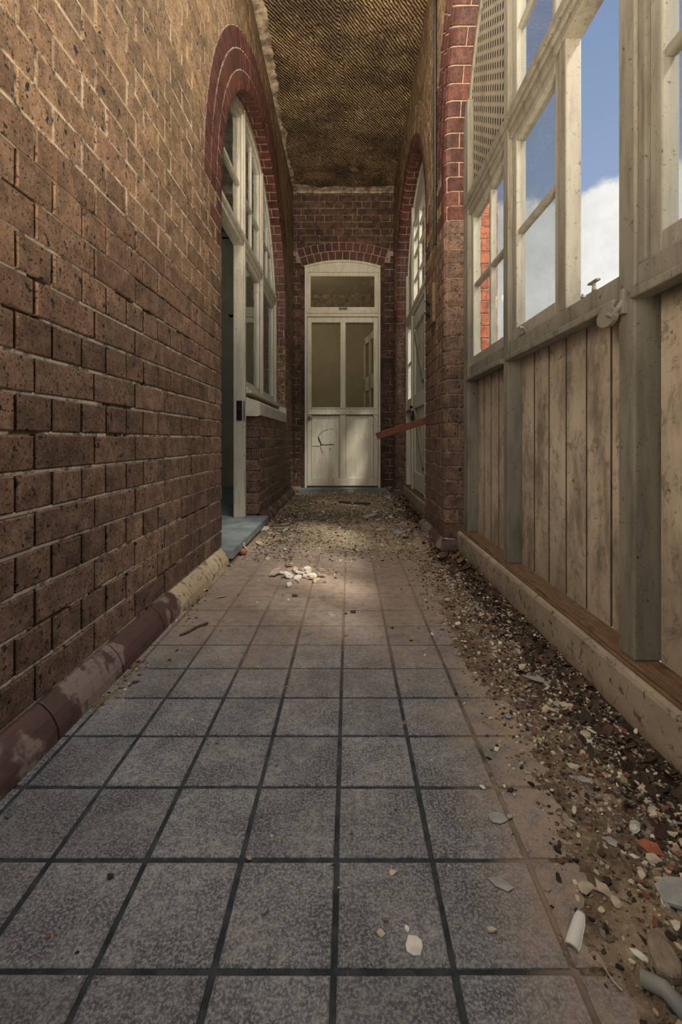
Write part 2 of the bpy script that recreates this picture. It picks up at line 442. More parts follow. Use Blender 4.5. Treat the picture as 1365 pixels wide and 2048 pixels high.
def gbrick(mb, u0, u1, v0, v1, d0, d1, bev, fm, m, c, nu=6, nv=2):
    def axis(a, b, n): return [a, a+bev] + [a+bev+(b-a-2*bev)*i/n for i in range(1, n)] + [b-bev, b]
    us, vs = axis(u0, u1, nu), axis(v0, v1, nv)
    b = len(mb.v); nvv = len(vs)
    for i, u in enumerate(us):
        for j, v in enumerate(vs):
            e = i in (0, len(us)-1) or j in (0, nvv-1)
            mb.v.append(fm(u, v, d1-bev*.8 if e else d1))
    for i in range(len(us)-1):
        for j in range(nvv-1):
            mb.face([b+i*nvv+j, b+(i+1)*nvv+j, b+(i+1)*nvv+j+1, b+i*nvv+j+1], m, c)
    rim = [(i, 0) for i in range(len(us))] + [(len(us)-1, j) for j in range(1, nvv)] + [(i, nvv-1) for i in range(len(us)-2, -1, -1)] + [(0, j) for j in range(nvv-2, 0, -1)]
    b2 = len(mb.v)
    for i, j in rim: mb.v.append(fm(us[i], vs[j], d0))
    n = len(rim)
    for k in range(n):
        k2 = (k+1) % n
        mb.face([b+rim[k][0]*nvv+rim[k][1], b2+k, b2+k2, b+rim[k2][0]*nvv+rim[k2][1]], m, c)
def rc(): return (R(), R(), R())

def brick_wall(mb, fm, u0, u1, zt, clips, mclips, phase, mat, mmat, rec, jit=.0016, zb=Z0, mcell=.05, margin=None):
    """English bond wall in (u,z). clips(poly,row)->polys for bricks; mclips for mortar sheet"""
    row = -1
    z = zb
    while z < zt:
        z1 = min(z+CH, zt); hdr = (row % 2 == 0); pit = .119 if hdr else .238
        k0 = math.floor((u0-phase)/pit) - 1
        u = phase + k0*pit + (0 if hdr else .06)
        while u < u1:
            g = U(.0038, .0052) if z < 1.1 else U(.0026, .0038); a, b = max(u+g, u0), min(u+pit-g, u1)
            u += pit
            if b-a < .012: continue
            zl, zh = z+g, z1-g*.9
            if zh-zl < .01: continue
            j = lambda: U(-jit, jit)
            P = [(a+j(), zl+j()), (b+j(), zl+j()), (b+j(), zh+j()), (a+j(), zh+j())]
            c = rc(); off = U(-.0012, .0012)
            for q in clips(P, row):
                if area(q) > 1.2e-4: prism(mb, q, -.03, off, .0035, fm, mat, c)
        z += CH; row += 1
    nu = max(1, int((u1-u0)/mcell)); nz = max(1, int(zt/mcell*1.0))
    for i in range(nu):
        for k in range(nz):
            a, b = u0+(u1-u0)*i/nu, u0+(u1-u0)*(i+1)/nu
            c, d = zt*k/nz, zt*(k+1)/nz
            for q in mclips([(a, c), (b, c), (b, d), (a, d)]):
                bb = len(mb.v)
                mb.v += [fm(p[0], p[1], -rec(p[0], p[1])) for p in q]
                mb.face(list(range(bb, bb+len(q))), mmat)

def arch_path(yc, rad, zs, zfar, znear):
    L1 = zs-zfar; L2 = PI*rad; L3 = zs-znear
    def C(a):
        if a < L1: return yc+rad, zfar+a, -1., 0.
        if a < L1+L2:
            t = (a-L1)/rad; return yc+rad*math.cos(t), zs+rad*math.sin(t), -math.cos(t), -math.sin(t)
        return yc-rad, zs-(a-L1-L2), 1., 0.
    return C, L1, L2, L3
def trim_map(C, x0, sg, r):
    """sg=+1: wall body towards +x (right wall); -1: left wall"""
    q1 = PI*r/2
    def fm(a, p, d):
        y, z, ny, nz = C(a)
        if p < 0: q, e, nq, ne = p-r, 0, 0, -1
        elif p < q1:
            f = p/r; q, e = -r+r*math.sin(f), r-r*math.cos(f); nq, ne = math.sin(f), -math.cos(f)
        else: q, e, nq, ne = 0, r+p-q1, 1, 0
        q += nq*d; e += ne*d
        return (x0+sg*e, y+ny*q, z+nz*q)
    return fm
def arch_trim(mb, C, L1, L2, L3, x0, sg, r, depth, face_w, low, high, zred, mats, zf=0, zn=0):
    """mats: (low brick, high brick, mortar low, mortar high)"""
    fm = trim_map(C, x0, sg, r); pe = PI*r/2 + depth - r
    def course(a0, a1, k, mw):
        y, z, _, _ = C((a0+a1)/2); hi = z > zred
        if mw is None: mw = RW if int(round((z-Z0)/CH-.5)) % 2 == 1 else face_w; k = int(round((z-Z0)/CH-.5))
        mat = mats[1] if hi else mats[0]
        w = mw
        # face part + bullnose + part of reveal
        p0 = -(w-r)
        cuts = [p0, pe] if depth < .09 else ([p0, PI*r/2+(depth-r)*.36, pe] if k % 2 else [p0, PI*r/2+(depth-r)*.74, pe])
        for s, e in zip(cuts[:-1], cuts[1:]):
            gbrick(mb, a0+(.003 if hi else .0045), a1-(.003 if hi else .0045), s+.003, e-.003, -.03, U(-.001, .001), .0035, fm, mat, rc(), 2, 7)
        mm = mats[3] if hi else mats[2]
        ps = [p0-.01 + (pe-p0+.01)*i/10 for i in range(11)]
        mb.grid([a0, (a0+a1)/2, a1], ps, lambda u, v: fm(u, v, -.005), mm)
    n1 = int(round(L1/CH)); 
    for k in range(n1): course(L1-(k+1)*L1/n1, L1-k*L1/n1, k, None)
    n2 = int(round(L2/.083))
    for k in range(n2): course(L1+L2*k/n2, L1+L2*(k+1)/n2, k, RW)
    n3 = int(round(L3/CH))
    for k in range(n3): course(L1+L2+k*L3/n3, L1+L2+(k+1)*L3/n3, k, None)
def ring(mb, fm, cu, cv, r0, r1, a0, a1, mat, mmat, w=.083):
    n = int(round((a1-a0)*(r0+r1)/2/w))
    for k in range(n):
        s, e = a0+(a1-a0)*k/n, a0+(a1-a0)*(k+1)/n; g = .004
        P = []
        for rr, tt in ((r0+g, s+g/r0), (r1-g, s+g/r1), (r1-g, e-g/r1), (r0+g, e-g/r0)):
            P.append((cu+rr*math.cos(tt), cv+rr*math.sin(tt)))
        prism(mb, P, -.03, U(.000, .002), .003, fm, mat, rc())
    nn = n*2
    mb.grid([a0+(a1-a0)*i/nn for i in range(nn+1)], [r0, r1], lambda t, r: fm(cu+r*math.cos(t), cv+r*math.sin(t), -.0035), mmat)

WM = [M['brick'], M['mortar'], M['red'], M['mortar_r'], M['pier'], M['dark'], M['mortar_d'], M['mortar_e'], M['mortar_l']]
# ---------------------------------------------------------------- left wall
YJ = 3.575
fl = lambda u, v, d: (XL+d, u, v)
def l_clip(P, row):
    m = .107 if row % 2 == 0 else .225
    cz = sum(p[1] for p in P)/len(P)
    if cz > LZS: return sub_disc(P, LYC, LZS, LR+3*RW) if (abs(sum(p[0] for p in P)/len(P)-LYC) < LR+3*RW+.3) else [P]
    out = []
    for q in sub_rect(P, (LYC-LR-m, YJ+m, -1, LZS)) if cz < .857 else sub_rect(P, (LYC-LR-m, LYC+LR+m, -1, LZS)): out.append(q)
    return out
def l_mclip(P):
    o = [P]
    o = [q for p in o for q in sub_rect(p, (LYC-LR-.02, YJ+.02, -1, LZS))]
    o = [q for p in o for q in sub_rect(p, (YJ-.03, LYC+LR+.02, .857, LZS))]
    o2 = []
    for p in o:
        if min(q[1] for q in p) >= LZS-.05: 
            hi = clip(p, 0, -1, -LZS); lo = clip(p, 0, 1, LZS)
            if area(lo) > 2e-5: o2.append(lo)
            if area(hi) > 2e-5: o2 += sub_disc(hi, LYC, LZS, LR+.03)
        else: o2.append(p)
    return o2
def l_rec(u, v):
    deep = .0022 + .012*sst(1.40, 1.15, v) * sst(3.4, 2.0, u)
    return deep + .002*(fbm(u*9, v*9, 3)-.5) + .006*sst(.62, .75, fbm(u*3.1, v*14, 9))*sst(1.9, 1.2, v)
mb = MB()
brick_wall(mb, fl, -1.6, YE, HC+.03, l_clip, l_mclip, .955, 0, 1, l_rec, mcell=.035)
C, L1, L2, L3 = arch_path(LYC, LR, LZS, .857, 0.083)
arch_trim(mb, C, L1, L2, L3, XL, -1, .012, .19, .225, 0, 0, LZS-.3, (0, 2, 1, 3))
# recolour far jamb above sill: brown
Cj = lambda a: (YJ, Z0+a, -1., 0.)
fmj = trim_map(Cj, XL, -1, .04)
for k in range(9):
    w = .107 if k % 2 == 1 else .225
    a0, a1 = k*CH, (k+1)*CH
    gbrick(mb, a0+.0045, a1-.0045, -(w-.04)+.004, PI*.02+.14, -.03, U(-.001, .001), .0045, fmj, 4, rc(), 2, 10)
    mb.grid([a0, a1], [-(w-.04)-.01 + (w-.04+.01+PI*.02+.14)*i/12 for i in range(13)], lambda u, v: fmj(u, v, -.007), 6)
for i in range(0, 15):     # raked lower joints: light bed mortar stands proud of the dark head joints
    z = Z0+i*CH
    us = [-1.6+.018*q for q in range(int((2.5+1.6)/.018))]; 
    mb.grid(us, [-.0042, 0, .0042], lambda u, v: (XL-.0035-.003*fbm(u*14, i*3.7, 81) - (.012 if fbm(u*5, i*9.1, 83) > .66 else 0) - abs(v)*.2, u, z+v*1.15+.0018*(vn(u*25, i*5., 85)-.5)), 8)
mb.box(-.87, XL-.035, YJ+.02, YE+.1, 0, .84, 6)  # hidden core box added to stop light leaking under the post
wl = mb.build('wall_left', WM); struct(wl)
mb = MB()
for k in range(1, 3): ring(mb, fl, LYC, LZS, LR+k*RW, LR+(k+1)*RW, 0, PI, 0, 1)
mb.grid([0, PI*.25, PI*.5, PI*.75, PI], [LR+3*RW-.002, LR+3*RW+.002], lambda t, r: fl(LYC+r*math.cos(t), LZS+r*math.sin(t), -.004), 1)
mb.build('brick_arch', [M['red'], M['mortar_r']], wl)

# ---------------------------------------------------------------- right wall
fr = lambda u, v, d: (XR-d, u, v)
ARS = (RY1, RY2)
def r_clip(P, row):
    m = .107 if row % 2 == 0 else .225
    cz = sum(p[1] for p in P)/len(P); cu = sum(p[0] for p in P)/len(P)
    o = [P]
    for yc in ARS:
        if cz > RZS:
            if abs(cu-yc) < RR+3*RW+.3: o = [q for p in o for q in sub_disc(p, yc, RZS, RR+3*RW)]
        else: o = [q for p in o for q in sub_rect(p, (yc-RR-m, yc+RR+m, -1, RZS))]
    return o
def r_mclip(P):
    o = [P]
    for yc in ARS:
        o = [q for p in o for q in sub_rect(p, (yc-RR-.055, yc+RR+.055, -1, RZS))]
        o2 = []
        for p in o:
            if max(q[1] for q in p) > RZS and abs(p[0][0]-yc) < RR+.2:
                hi = clip(p, 0, -1, -RZS); lo = clip(p, 0, 1, RZS)
                if area(lo) > 2e-5: o2.append(lo)
                if area(hi) > 2e-5: o2 += sub_disc(hi, yc, RZS, RR+.055)
            else: o2.append(p)
        o = o2
    return o
mb = MB()
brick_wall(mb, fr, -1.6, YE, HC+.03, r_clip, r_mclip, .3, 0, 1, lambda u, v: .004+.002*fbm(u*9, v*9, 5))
for yc in ARS:
    C, L1, L2, L3 = arch_path(yc, RR, RZS, Z0, Z0)
    arch_trim(mb, C, L1, L2, L3, XR, 1, .045, .16, .225, 0, 0, Z0+22*CH-.01, (4, 2, 6, 3))
wr = mb.build('wall_right', WM); struct(wr)
for yc in ARS:
    mb = MB()
    for k in (1, 2): ring(mb, fr, yc, RZS, RR+k*RW, RR+(k+1)*RW, 0, PI, 0, 1)
    mb.build('brick_arch', [M['brick'] if yc == RY2 else M['red'], M['mortar_r']], wr)

# ---------------------------------------------------------------- end wall
EX0, EX1, EZ = -.555, .410, 2.88
ecx = (EX0+EX1)/2; eh = (EX1-EX0)/2; rise = .075
ER = (eh*eh+rise*rise)/(2*rise); ecz = EZ+rise-ER; ea = math.asin(eh/ER)
fe = lambda u, v, d: (u, YE-d, v)
def e_clip(P, row):
    o = sub_rect(P, (EX0, EX1, -1, EZ))
    r = []
    for p in o:
        cu = sum(q[0] for q in p)/len(p); cv = sum(q[1] for q in p)/len(p)
        if cv > EZ-.02 and abs(math.atan2(cu-ecx, cv-ecz)) < ea+.03: r += sub_disc(p, ecx, ecz, ER+2*.112)
        else: r.append(p)
    return r
def e_mclip(P):
    o = sub_rect(P, (EX0, EX1, -1, EZ)); r = []
    for p in o:
        cv = sum(q[1] for q in p)/len(p); cu = sum(q[0] for q in p)/len(p)
        if cv > EZ and abs(cu-ecx) < eh: r += sub_disc(p, ecx, ecz, ER)
        else: r.append(p)
    return r
mb = MB()
brick_wall(mb, fe, XL, XR, HC+.03, e_clip, e_mclip, -.66, 5, 7, lambda u, v: .005, jit=.003)
we = mb.build('wall_end', WM); struct(we)
mb = MB()
for k in range(2): ring(mb, lambda u, v, d: fe(u, v, d+.003), ecx, ecz, ER+k*.112, ER+(k+1)*.112, PI/2-ea-.02, PI/2+ea+.02, 0, 1, .088)
mb.build('brick_arch', [M['red'], M['mortar_r']], we)
mb = MB()   # jamb returns to the door, plus hidden boxes added against light leaks
for x0, x1 in ((EX0-.05, EX0), (EX1, EX1+.05)): mb.box(x0, x1, YE+.004, YE+.12, 0, 3.2)
mb.box(XR+.05, 1.0, YE+.035, YE+.09, 0, 3.9); mb.box(-.95, XL-.03, YE+.035, YE+.09, 0, 3.9)  # unseen blockers added behind the end wall corners to stop light leaks
mb.box(XR+.036, XR+.30, 5.47, YE+.06, .0, 3.9)  # unseen blocker added behind the right wall seam
mb.build('reveal_and_leak_blocks', [M['dark']], we)

# back wall behind the camera
mb = MB(); mb.box(XL-.1, XR+.1, -1.7, -1.6, 0, HC+.1)
struct(mb.build('wall_back', [M['room_b']]))

# ---------------------------------------------------------------- ceiling
mb = MB()
xs = [XL-.02 + (XR-XL+.04)*i/50 for i in range(51)]; ys = [-1.6+(YE+1.62)*j/260 for j in range(261)]
def cz(x, y):
    z = HC - .02 + .028*(fbm(x*7, y*7, 21)-.5) + .012*(vn(x*30, y*30, 25)-.5)
    z += .02*math.exp(-((x+.03-.04*math.sin(y*1.5))/.012)**2)     # the long crack
    return (x, y, z)
mb.grid(xs, ys, cz, 0)
mb.grid([XL-.1, .95], [-1.7, YE+.1], lambda x, y: (x, y, HC+.08), 0)
ce = mb.build('ceiling', [M['ceil']], smooth=True); struct(ce)
mb = MB()    # plaster remains along the walls
ys = [-1.6+(YE+1.6)*j/300 for j in range(301)]
mb.grid([0, .4, .8, 1], ys, lambda s, y: (XL+.003+s*(.045+.05*fbm(y*4, 2, 31)+.03*vn(y*22, 5, 33) - .05*sst(3, 5, y)), y, HC-.055+.012*vn(y*14, s*3, 35)+s*s*.02), 0)
mb.grid([0, 1], ys, lambda s, y: (XL+.003, y, HC-.055-.02*s*0+s*.05), 0)
struct(mb.build('trim_1', [M['plaster']]))
mb = MB()
xs = [XL+(XR-XL)*j/70 for j in range(71)]
mb.grid(xs, [0, 1], lambda x, s: (x, YE-.012-.002*vn(x*9, s, 3), HC-.085+s*.08+ (0 if s else .012*vn(x*8, 1, 41))), 0)
mb.grid(xs, [0, .5, 1], lambda x, s: (x, YE-.012-s*(.05+.07*fbm(x*6, 9, 43)+.04*sst(-.3, -.65, x)), HC-.06+s*.012+.008*vn(x*20, s*2, 44)), 0)
struct(mb.build('trim_2', [M['plaster']]))

# ---------------------------------------------------------------- floor
TP = .1524
mb = MB()
gx0, gy0 = -.0183, .575
for i in range(-5, 6):
    for j in range(-15, 36):
        x0, y0 = gx0+i*TP, gy0+j*TP
        if x0 > .66 or x0+TP < -.72 or y0 > YE+.05: continue
        g = .0042; jx, jy, jz = U(-.0006, .0006), U(-.0006, .0006), U(-.0006, .0004)
        P = [(x0+g+jx, y0+g+jy), (x0+TP-g+jx, y0+g+jy), (x0+TP-g+jx, y0+TP-g+jy), (x0+g+jx, y0+TP-g+jy)]
        prism(mb, P, -.008, jz, .002, lambda u, v, d: (u, v, d), 0, rc())
mb.grid([-.75, .9], [-1.7, YE+.06], lambda x, y: (x, y, -.0035), 1)
mb.box(-.75, .9, -1.7, YE+.06, -.12, -.006, 1)
struct(mb.build('floor', [M['tile'], M['grout']]))

# dirt layer
def dirt_h(x, y):
    n = fbm(x*6, y*6, 51, 4)-.5; f = fbm(x*30, y*30, 57, 3)-.5; ff = fbm(x*80, y*80, 59, 2)-.5
    edge = .37 + .16*(fbm(y*4, 4, 53)-.5) - .03*sst(1.3, .5, y)
    right = sst(edge-.06, edge+.16, x) * (.017 + .012*sst(.55, .64, x))
    far = sst(2.50, 3.2, y+.5*n)*.016
    left = sst(-.52, -.66, x)*(.006 + .010*sst(2.2, 3.2, y))*(1 if y > .4 else .7)
    lp = sst(.47, .58, vn(y*4, 1, 71))
    left *= .4+.6*lp
    mound = .03*math.exp(-((x-.55)**2/.012+(y-3.1)**2/.25)) + .02*math.exp(-((x-.5)**2/.02+(y-5.2)**2/.3)) + .012*math.exp(-((x+.13)**2/.006+(y-2.3)**2/.006))
    h = -.0065 + max(right, far, left) + mound + (n*.008+f*.005+ff*.004)
    return h
mb = MB()
xs = [-.695+i*.0095 for i in range(int((.645+.695)/.0095)+1)]; ys = [.36+j*.0105 for j in range(int((YE-.37)/.0105)+1)]
mb.grid(xs, ys, lambda x, y: (x, y, dirt_h(x, y)), 0, keep=lambda x, y: dirt_h(x, y) > -.0035)
o = mb.build('dirt_layer', [M['dirt']], smooth=True)
tag(o, 'brown dust and dirt lying over the tiles along the kerb and the far end', 'dirt', kind='stuff')
def gz(x, y): return max(0, dirt_h(x, y))
def density(x, y):
    if y > 2.5: d = .35+.65*sst(2.5, 3.0, y)
    else: d = 0
    e = sst(.33+.05*math.sin(y*3), .55, x); d = max(d, e)
    d = max(d, .8*sst(-.55, -.65, x)*sst(.45, .6, vn(y*4, 1, 71)))
    d = max(d, .9*math.exp(-((x+.13)**2/.008+(y-2.3)**2/.01)))
    d = max(d, .015)
    return d
# fine rubble: nobody could count it
def shard(mb, x, y, z, s, th, c, m=0, tilt=.5, n=None, rag=.45):
    n = n or random.randint(4, 7); a0 = U(0, 6.28)
    tx, ty = U(-tilt, tilt), U(-tilt, tilt); asp = U(.55, 1)
    ca, sa = math.cos(a0), math.sin(a0); b = len(mb.v); top = []
    for k in range(n):
        t = 2*PI*k/n + U(-.25, .25); r = s*(1-rag*R())
        px, py = r*math.cos(t), r*math.sin(t)*asp
        top.append((px*ca-py*sa, px*sa+py*ca))
    lift = s*max(abs(tx), abs(ty))*.55 + th*.5
    for dz in (-th/2, th/2):
        for p in top: mb.v.append((x+p[0], y+p[1], z+lift+dz+p[0]*tx+p[1]*ty))
    mb.face([b+n+k for k in range(n)], m, c); mb.face([b+k for k in range(n)][::-1], m, c)
    for k in range(n):
        k2 = (k+1) % n; mb.face([b+k, b+k2, b+n+k2, b+n+k], m, c)
mb = MB(); cnt = 0; tries = 0
while cnt < 15000 and tries < 200000:
    tries += 1
    y = .40 + (YE-.45)*(R()**1.25); x = U(-.66, .637)
    if R() > density(x, y): continue
    if x < -.60 and 2.42 < y < 3.6: continue
    s = (.0025+.006*R()**2.2) * (1+.45*sst(.8, 3, y)) * (1.5 if R() < .07 else 1)
    if x > .55: c = (R()*.75, R(), R())
    else: c = (min(1, R()*.7+.25) if R() < .6 and abs(x) < .35 else R(), R(), R())
    shard(mb, x, y, gz(x, y)-.001, s, s*U(.12, .5), c, tilt=.45); cnt += 1
cnt = 0
while cnt < 11000:
    y = .42 + 2.2*R()**1.2; x = .637-abs(random.gauss(0, .17))
    if x < .24 or R() > sst(.25, .40, x): continue
    s = .0022+.0062*R()**2.6; c = (R()**1.5, R(), R())
    shard(mb, x, y, gz(x, y)-.001, s, s*U(.15, .5), c, tilt=.5); cnt += 1
o = mb.build('fine_rubble', [M['chips']])
tag(o, 'countless tiny chips of plaster, paint and grit strewn over the dirt', 'rubble', kind='stuff')
# leaf litter along the kerb and by the pier
mb = MB()
for k in range(1500):
    if R() < .55: y = U(.5, 2.7); x = .637-abs(random.gauss(0, .055))
    else: x, y = random.gauss(.57, .05), random.gauss(2.65 if R() < .5 else 3.9, .35)
    if x > .63 or x < .35 or (2.62 < y < 3.5 and x > XR-.06): continue
    s = U(.006, .018); shard(mb, x, y, gz(x, y), s, .001, (.0 if R() < .8 else .3, R(), R()), 0, .9)
o = mb.build('leaf_litter', [M['leaf']])
tag(o, 'dark broken leaf litter heaped against the kerb and pier', 'leaf litter', kind='stuff')

# ---------------------------------------------------------------- skirtings
def skirt_run(mb, fm, u0, u1, tl=.30, w=.052):
    n = max(1, int(round((u1-u0)/tl)))
    prof = [(0.0, Z0), (.006, Z0), (.016, Z0-.006), (.026, Z0-.016), (.036, Z0-.028), (.044, Z0-.044), (w-.003, .026), (w, .0)]
    for k in range(n):
        a, b = u0+(u1-u0)*k/n+.0012, u0+(u1-u0)*(k+1)/n-.0012; c = rc()
        mb.grid([a, a+.004, b-.004, b], list(range(len(prof))), lambda u, i: fm(u, max(prof[i][1], 0), prof[i][0] - (.002 if (u == a or u == b) else 0)), 0, c)
        for u in (a, b):
            bb = len(mb.v); mb.v += [fm(u, p[1], p[0]) for p in prof] + [fm(u, 0, 0)]
            mb.face(list(range(bb, bb+len(prof)+1)), 0, c)
    mb.grid([u0, u1], [0, 1], lambda u, s: fm(u, Z0*(1-s), .045*s), 1)
mb = MB()
skirt_run(mb, fl, -1.6, 2.47)
skirt_run(mb, fl, 3.62, YE)
struct(mb.build('baseboard_left', [M['skirt'], M['grout']], smooth=False))
mb = MB()
y0, y1 = RY1+RR+.0, RY2-RR
skirt_run(mb, fr, y0-.02, y1+.02)
skirt_run(mb, fr, -1.6, RY1-RR)
skirt_run(mb, fr, RY2+RR-.02, YE)
skirt_run(mb, lambda u, v, d: (u, y0-d, v), XR-.02, .66)
skirt_run(mb, lambda u, v, d: (u, RY2+RR-d, v), XR-.02, .66)
# mitre ball at the pier corner
for cy in (y0, RY2+RR):
    prof = [(0.0, Z0), (.016, Z0-.006), (.026, Z0-.016), (.036, Z0-.028), (.044, Z0-.044), (.049, .026), (.052, .0)]
    mb.grid([0, .4, .8, 1.2, PI/2], list(range(7)), lambda t, i: (XR-.01-(prof[i][0])*math.sin(t), cy-.01+.02-.01-prof[i][0]*math.cos(t), prof[i][1]), 0)
struct(mb.build('baseboard_right', [M['skirt'], M['grout']]))

# kerbs under the two right-hand screens
def kerb(name, ya, yb):
    mb = MB(); n = 60
    ys = [ya+(yb-ya)*i/n for i in range(n+1)]
    prof = [(.643, 0), (.645, .05), (.647, .118), (.651, .128), (.658, .130), (.70, .130)]
    mb.grid(ys, list(range(6)), lambda y, i: (prof[i][0]+.003*(fbm(y*9, i*.7, 61)-.5), y, prof[i][1]+(.002*(vn(y*12, i, 63)-.5) if i > 1 else 0)), 0)
    mb.grid(ys, [0, 1], lambda y, s: (.70+.2*s, y, .130), 0)
    mb.grid([.643, .9], [0, .13], lambda x, z: (x, ya, z), 0); mb.grid([.643, .9], [0, .13], lambda x, z: (x, yb, z), 0)
    k = mb.build(name, [M['concrete']]); struct(k)
    mb = MB()
    mb.box(.664, .745, ya+.005, yb-.005, .128, .1365); mb.box(.672, .745, ya+.005, yb-.005, .135, .142)
    mb.build('timber_ledge', [M['ledge']], k, bevel=.002)
    return k
kerb('trim_3', RY1-RR-.03, RY1+RR+.03); kerb('trim_4', RY2-RR-.03, RY2+RR+.03)

# ---------------------------------------------------------------- timber helpers
def member(name, parent, boxes, mat, bevel=.004):
    mb = MB()
    for b in boxes: mb.box(*b)
    return mb.build(name, [mat], parent, bevel=bevel)
def sash(parent, xf, th, y0, y1, z0, z1, w=.042, vb=(), hb=(), mat=None, wb=None, gl=None, bw=.022, missing=False):
    """glazed sash in a plane of constant x; xf = near face, th = thickness (signed)"""
    mat = mat or M['blue_paint']; wb = wb or w
    xa, xb = sorted((xf, xf+th)); mb = MB()
    mb.box(xa, xb, y0, y0+w, z0, z1); mb.box(xa, xb, y1-w, y1, z0, z1)
    mb.box(xa, xb, y0+w, y1-w, z0, z0+wb); mb.box(xa, xb, y0+w, y1-w, z1-w, z1)
    xm0, xm1 = xa+abs(th)*.12, xb-abs(th)*.12
    for v in vb: mb.box(xm0, xm1, v-bw/2, v+bw/2, z0+wb, z1-w)
    for h in hb: mb.box(xm0+.002, xm1-.002, y0+w, y1-w, h-bw/2, h+bw/2)
    s = mb.build('sash', [mat], parent, bevel=.004)
    mb = MB(); xg = (xa+xb)/2
    mb.box(xg-.0015, xg+.0015, y0+w*.7, y1-w*.7, z0+wb*.7, z1-w*.7)
    g = mb.build('glass_pane', [gl or M['glass']])
    g.parent = s; g.location = (0, 0, 0)
    return s
def boards(parent, x, y0, y1, z0, z1, nb, mat=None, name='board_panel'):
    mb = MB(); w = (y1-y0)/nb
    for k in range(nb):
        a, b = y0+k*w, y0+(k+1)*w
        P = [(a+.0012, x+.008), (a+.005, x), (b-.005, x+U(-.0005, .0008)), (b-.0012, x+.008), (b-.0012, x+.02), (a+.0012, x+.02)]
        bb = len(mb.v); n = len(P); c = rc()
        mb.v += [(p[1], p[0], z0) for p in P] + [(p[1], p[0], z1) for p in P]
        for i in range(n):
            j = (i+1) % n; mb.face([bb+i, bb+j, bb+n+j, bb+n+i], 0 if i == 1 else 1, c)  # joint sides coloured dark as painted groove shade
        mb.face([bb+i for i in range(n)], 0, c); mb.face([bb+n+i for i in range(n)], 0, c)
    mb.box(x+.019, x+.022, y0, y1, z0, z1, 1)
    return mb.build(name, [mat or M['board'], M['groove']], parent)
def arc_top(y, yc, r, zs): return zs + math.sqrt(max(r*r-(y-yc)**2, 0))
def arc_member(parent, name, yc, zs, r0, r1, x0, x1, mat, a0=0, a1=PI, n=48):
    mb = MB(); b = 0
    for i in range(n+1):
        t = a0+(a1-a0)*i/n
        for r, x in ((r0, x0), (r1, x0), (r1, x1), (r0, x1)): mb.v.append((x, yc+r*math.cos(t), zs+r*math.sin(t)))
    for i in range(n):
        for k in range(4):
            k2 = (k+1) % 4; mb.face([i*4+k, i*4+k2, (i+1)*4+k2, (i+1)*4+k])
    mb.face([0, 1, 2, 3]); mb.face([n*4+k for k in range(4)])
    return mb.build(name, [mat], parent)
def arch_light(parent, x, y0, y1, z0, yc, r, zs, name='glass_pane', mat=None, th=.003):
    P = [(y0, z0), (y1, z0)]; n = 12
    for i in range(n+1):
        y = y1+(y0-y1)*i/n; P.append((y, max(arc_top(y, yc, r, zs), z0+.01)))
    mb = MB(); mb.hull2(P, x, x+th); return mb.build(name, [mat or M['glass']], parent)
def perforated(parent, x, y0, y1, z0, yc, r, zs):
    mb = MB(); pw, ph = .036, .054
    nz = int((zs+r-z0)/ph)+1; ny = int(round((y1-y0)/pw)); pw = (y1-y0)/ny
    for i in range(ny):
        off = ph/2 if i % 2 else 0
        for k in range(-1, nz):
            a, b = y0+i*pw, y0+(i+1)*pw; c, d = z0+k*ph+off, z0+(k+1)*ph+off
            d0 = max(c, z0); 
            if d <= z0: continue
            ym, zm = (a+b)/2, (c+d)/2
            if math.hypot(ym-yc, max(zm-zs, 0)) > r+.05: continue
            if c < z0-.001:
                bb = len(mb.v); mb.v += [(x, a, z0), (x, b, z0), (x, b, d), (x, a, d)]; mb.face([bb, bb+1, bb+2, bb+3]); continue
            hy, hz = pw*.20, ph*.30
            o = [(a, c), (b, c), (b, d), (a, d)]; q = [(ym-hy, zm-hz), (ym+hy, zm-hz), (ym+hy, zm+hz), (ym-hy, zm+hz)]
            bb = len(mb.v)
            mb.v += [(x, p[0], p[1]) for p in o] + [(x, p[0], p[1]) for p in q] + [(x+.009, p[0], p[1]) for p in q]
            for e in range(4):
                f = (e+1) % 4
                mb.face([bb+e, bb+f, bb+4+f, bb+4+e]); mb.face([bb+4+e, bb+4+f, bb+8+f, bb+8+e], 1)
            mb.face([bb+8, bb+9, bb+10, bb+11], 1)
    return mb.build('perforated_panel', [M['lattice'], M['hole']], parent)

# ---------------------------------------------------------------- window 1: near right screen
FX = .683           # front of posts
W1 = empty('window_1', (FX, RY1, .142)); struct(W1)
ZR0, ZR1, ZT0, ZT1 = 1.005, 1.088, 1.945, 2.05
ya, yb = RY1-RR, RY1+RR
P1, P2, P3 = (2.60, 2.70), (1.946, 2.002), (1.085, 1.150)
for p in (P1, P2, P3, (.70, .76)):
    top = arc_top((p[0]+p[1])/2, RY1, RR, RZS)-.01 if p not in (P1,) else 2.62
    member('post', W1, [(FX, .75, p[0], p[1], .142, top)], M['post'])
member('transom', W1, [(FX+.004, .75, ya+.02, yb-.01, ZT0+.01, ZT1), (FX-.016, FX+.02, ya+.05, yb-.06, ZT1-.035, ZT1-.004), (FX-.006, FX+.02, ya+.05, yb-.06, ZT1-.06, ZT1-.035)], M['post'])
for (a, b) in ((P2[1], P1[0]), (P3[1], P2[0]), (.76, P3[0])):
    member('sill_rail', W1, [(FX+.006, .75, a, b, ZR0+.012, ZR1), (FX-.014, FX+.03, a, b, ZR0+.0, ZR0+.022)], M['post'])
    boards(W1, .742, a, b, .142, ZR0+.02, max(3, int(round((b-a)/.13))))
s1 = sash(W1, .70, .04, P2[1]+.012, P1[0]-.012, ZR1, ZT0+.01, vb=(2.262,), hb=(1.535,), wb=.05, mat=M['sash_paint'])
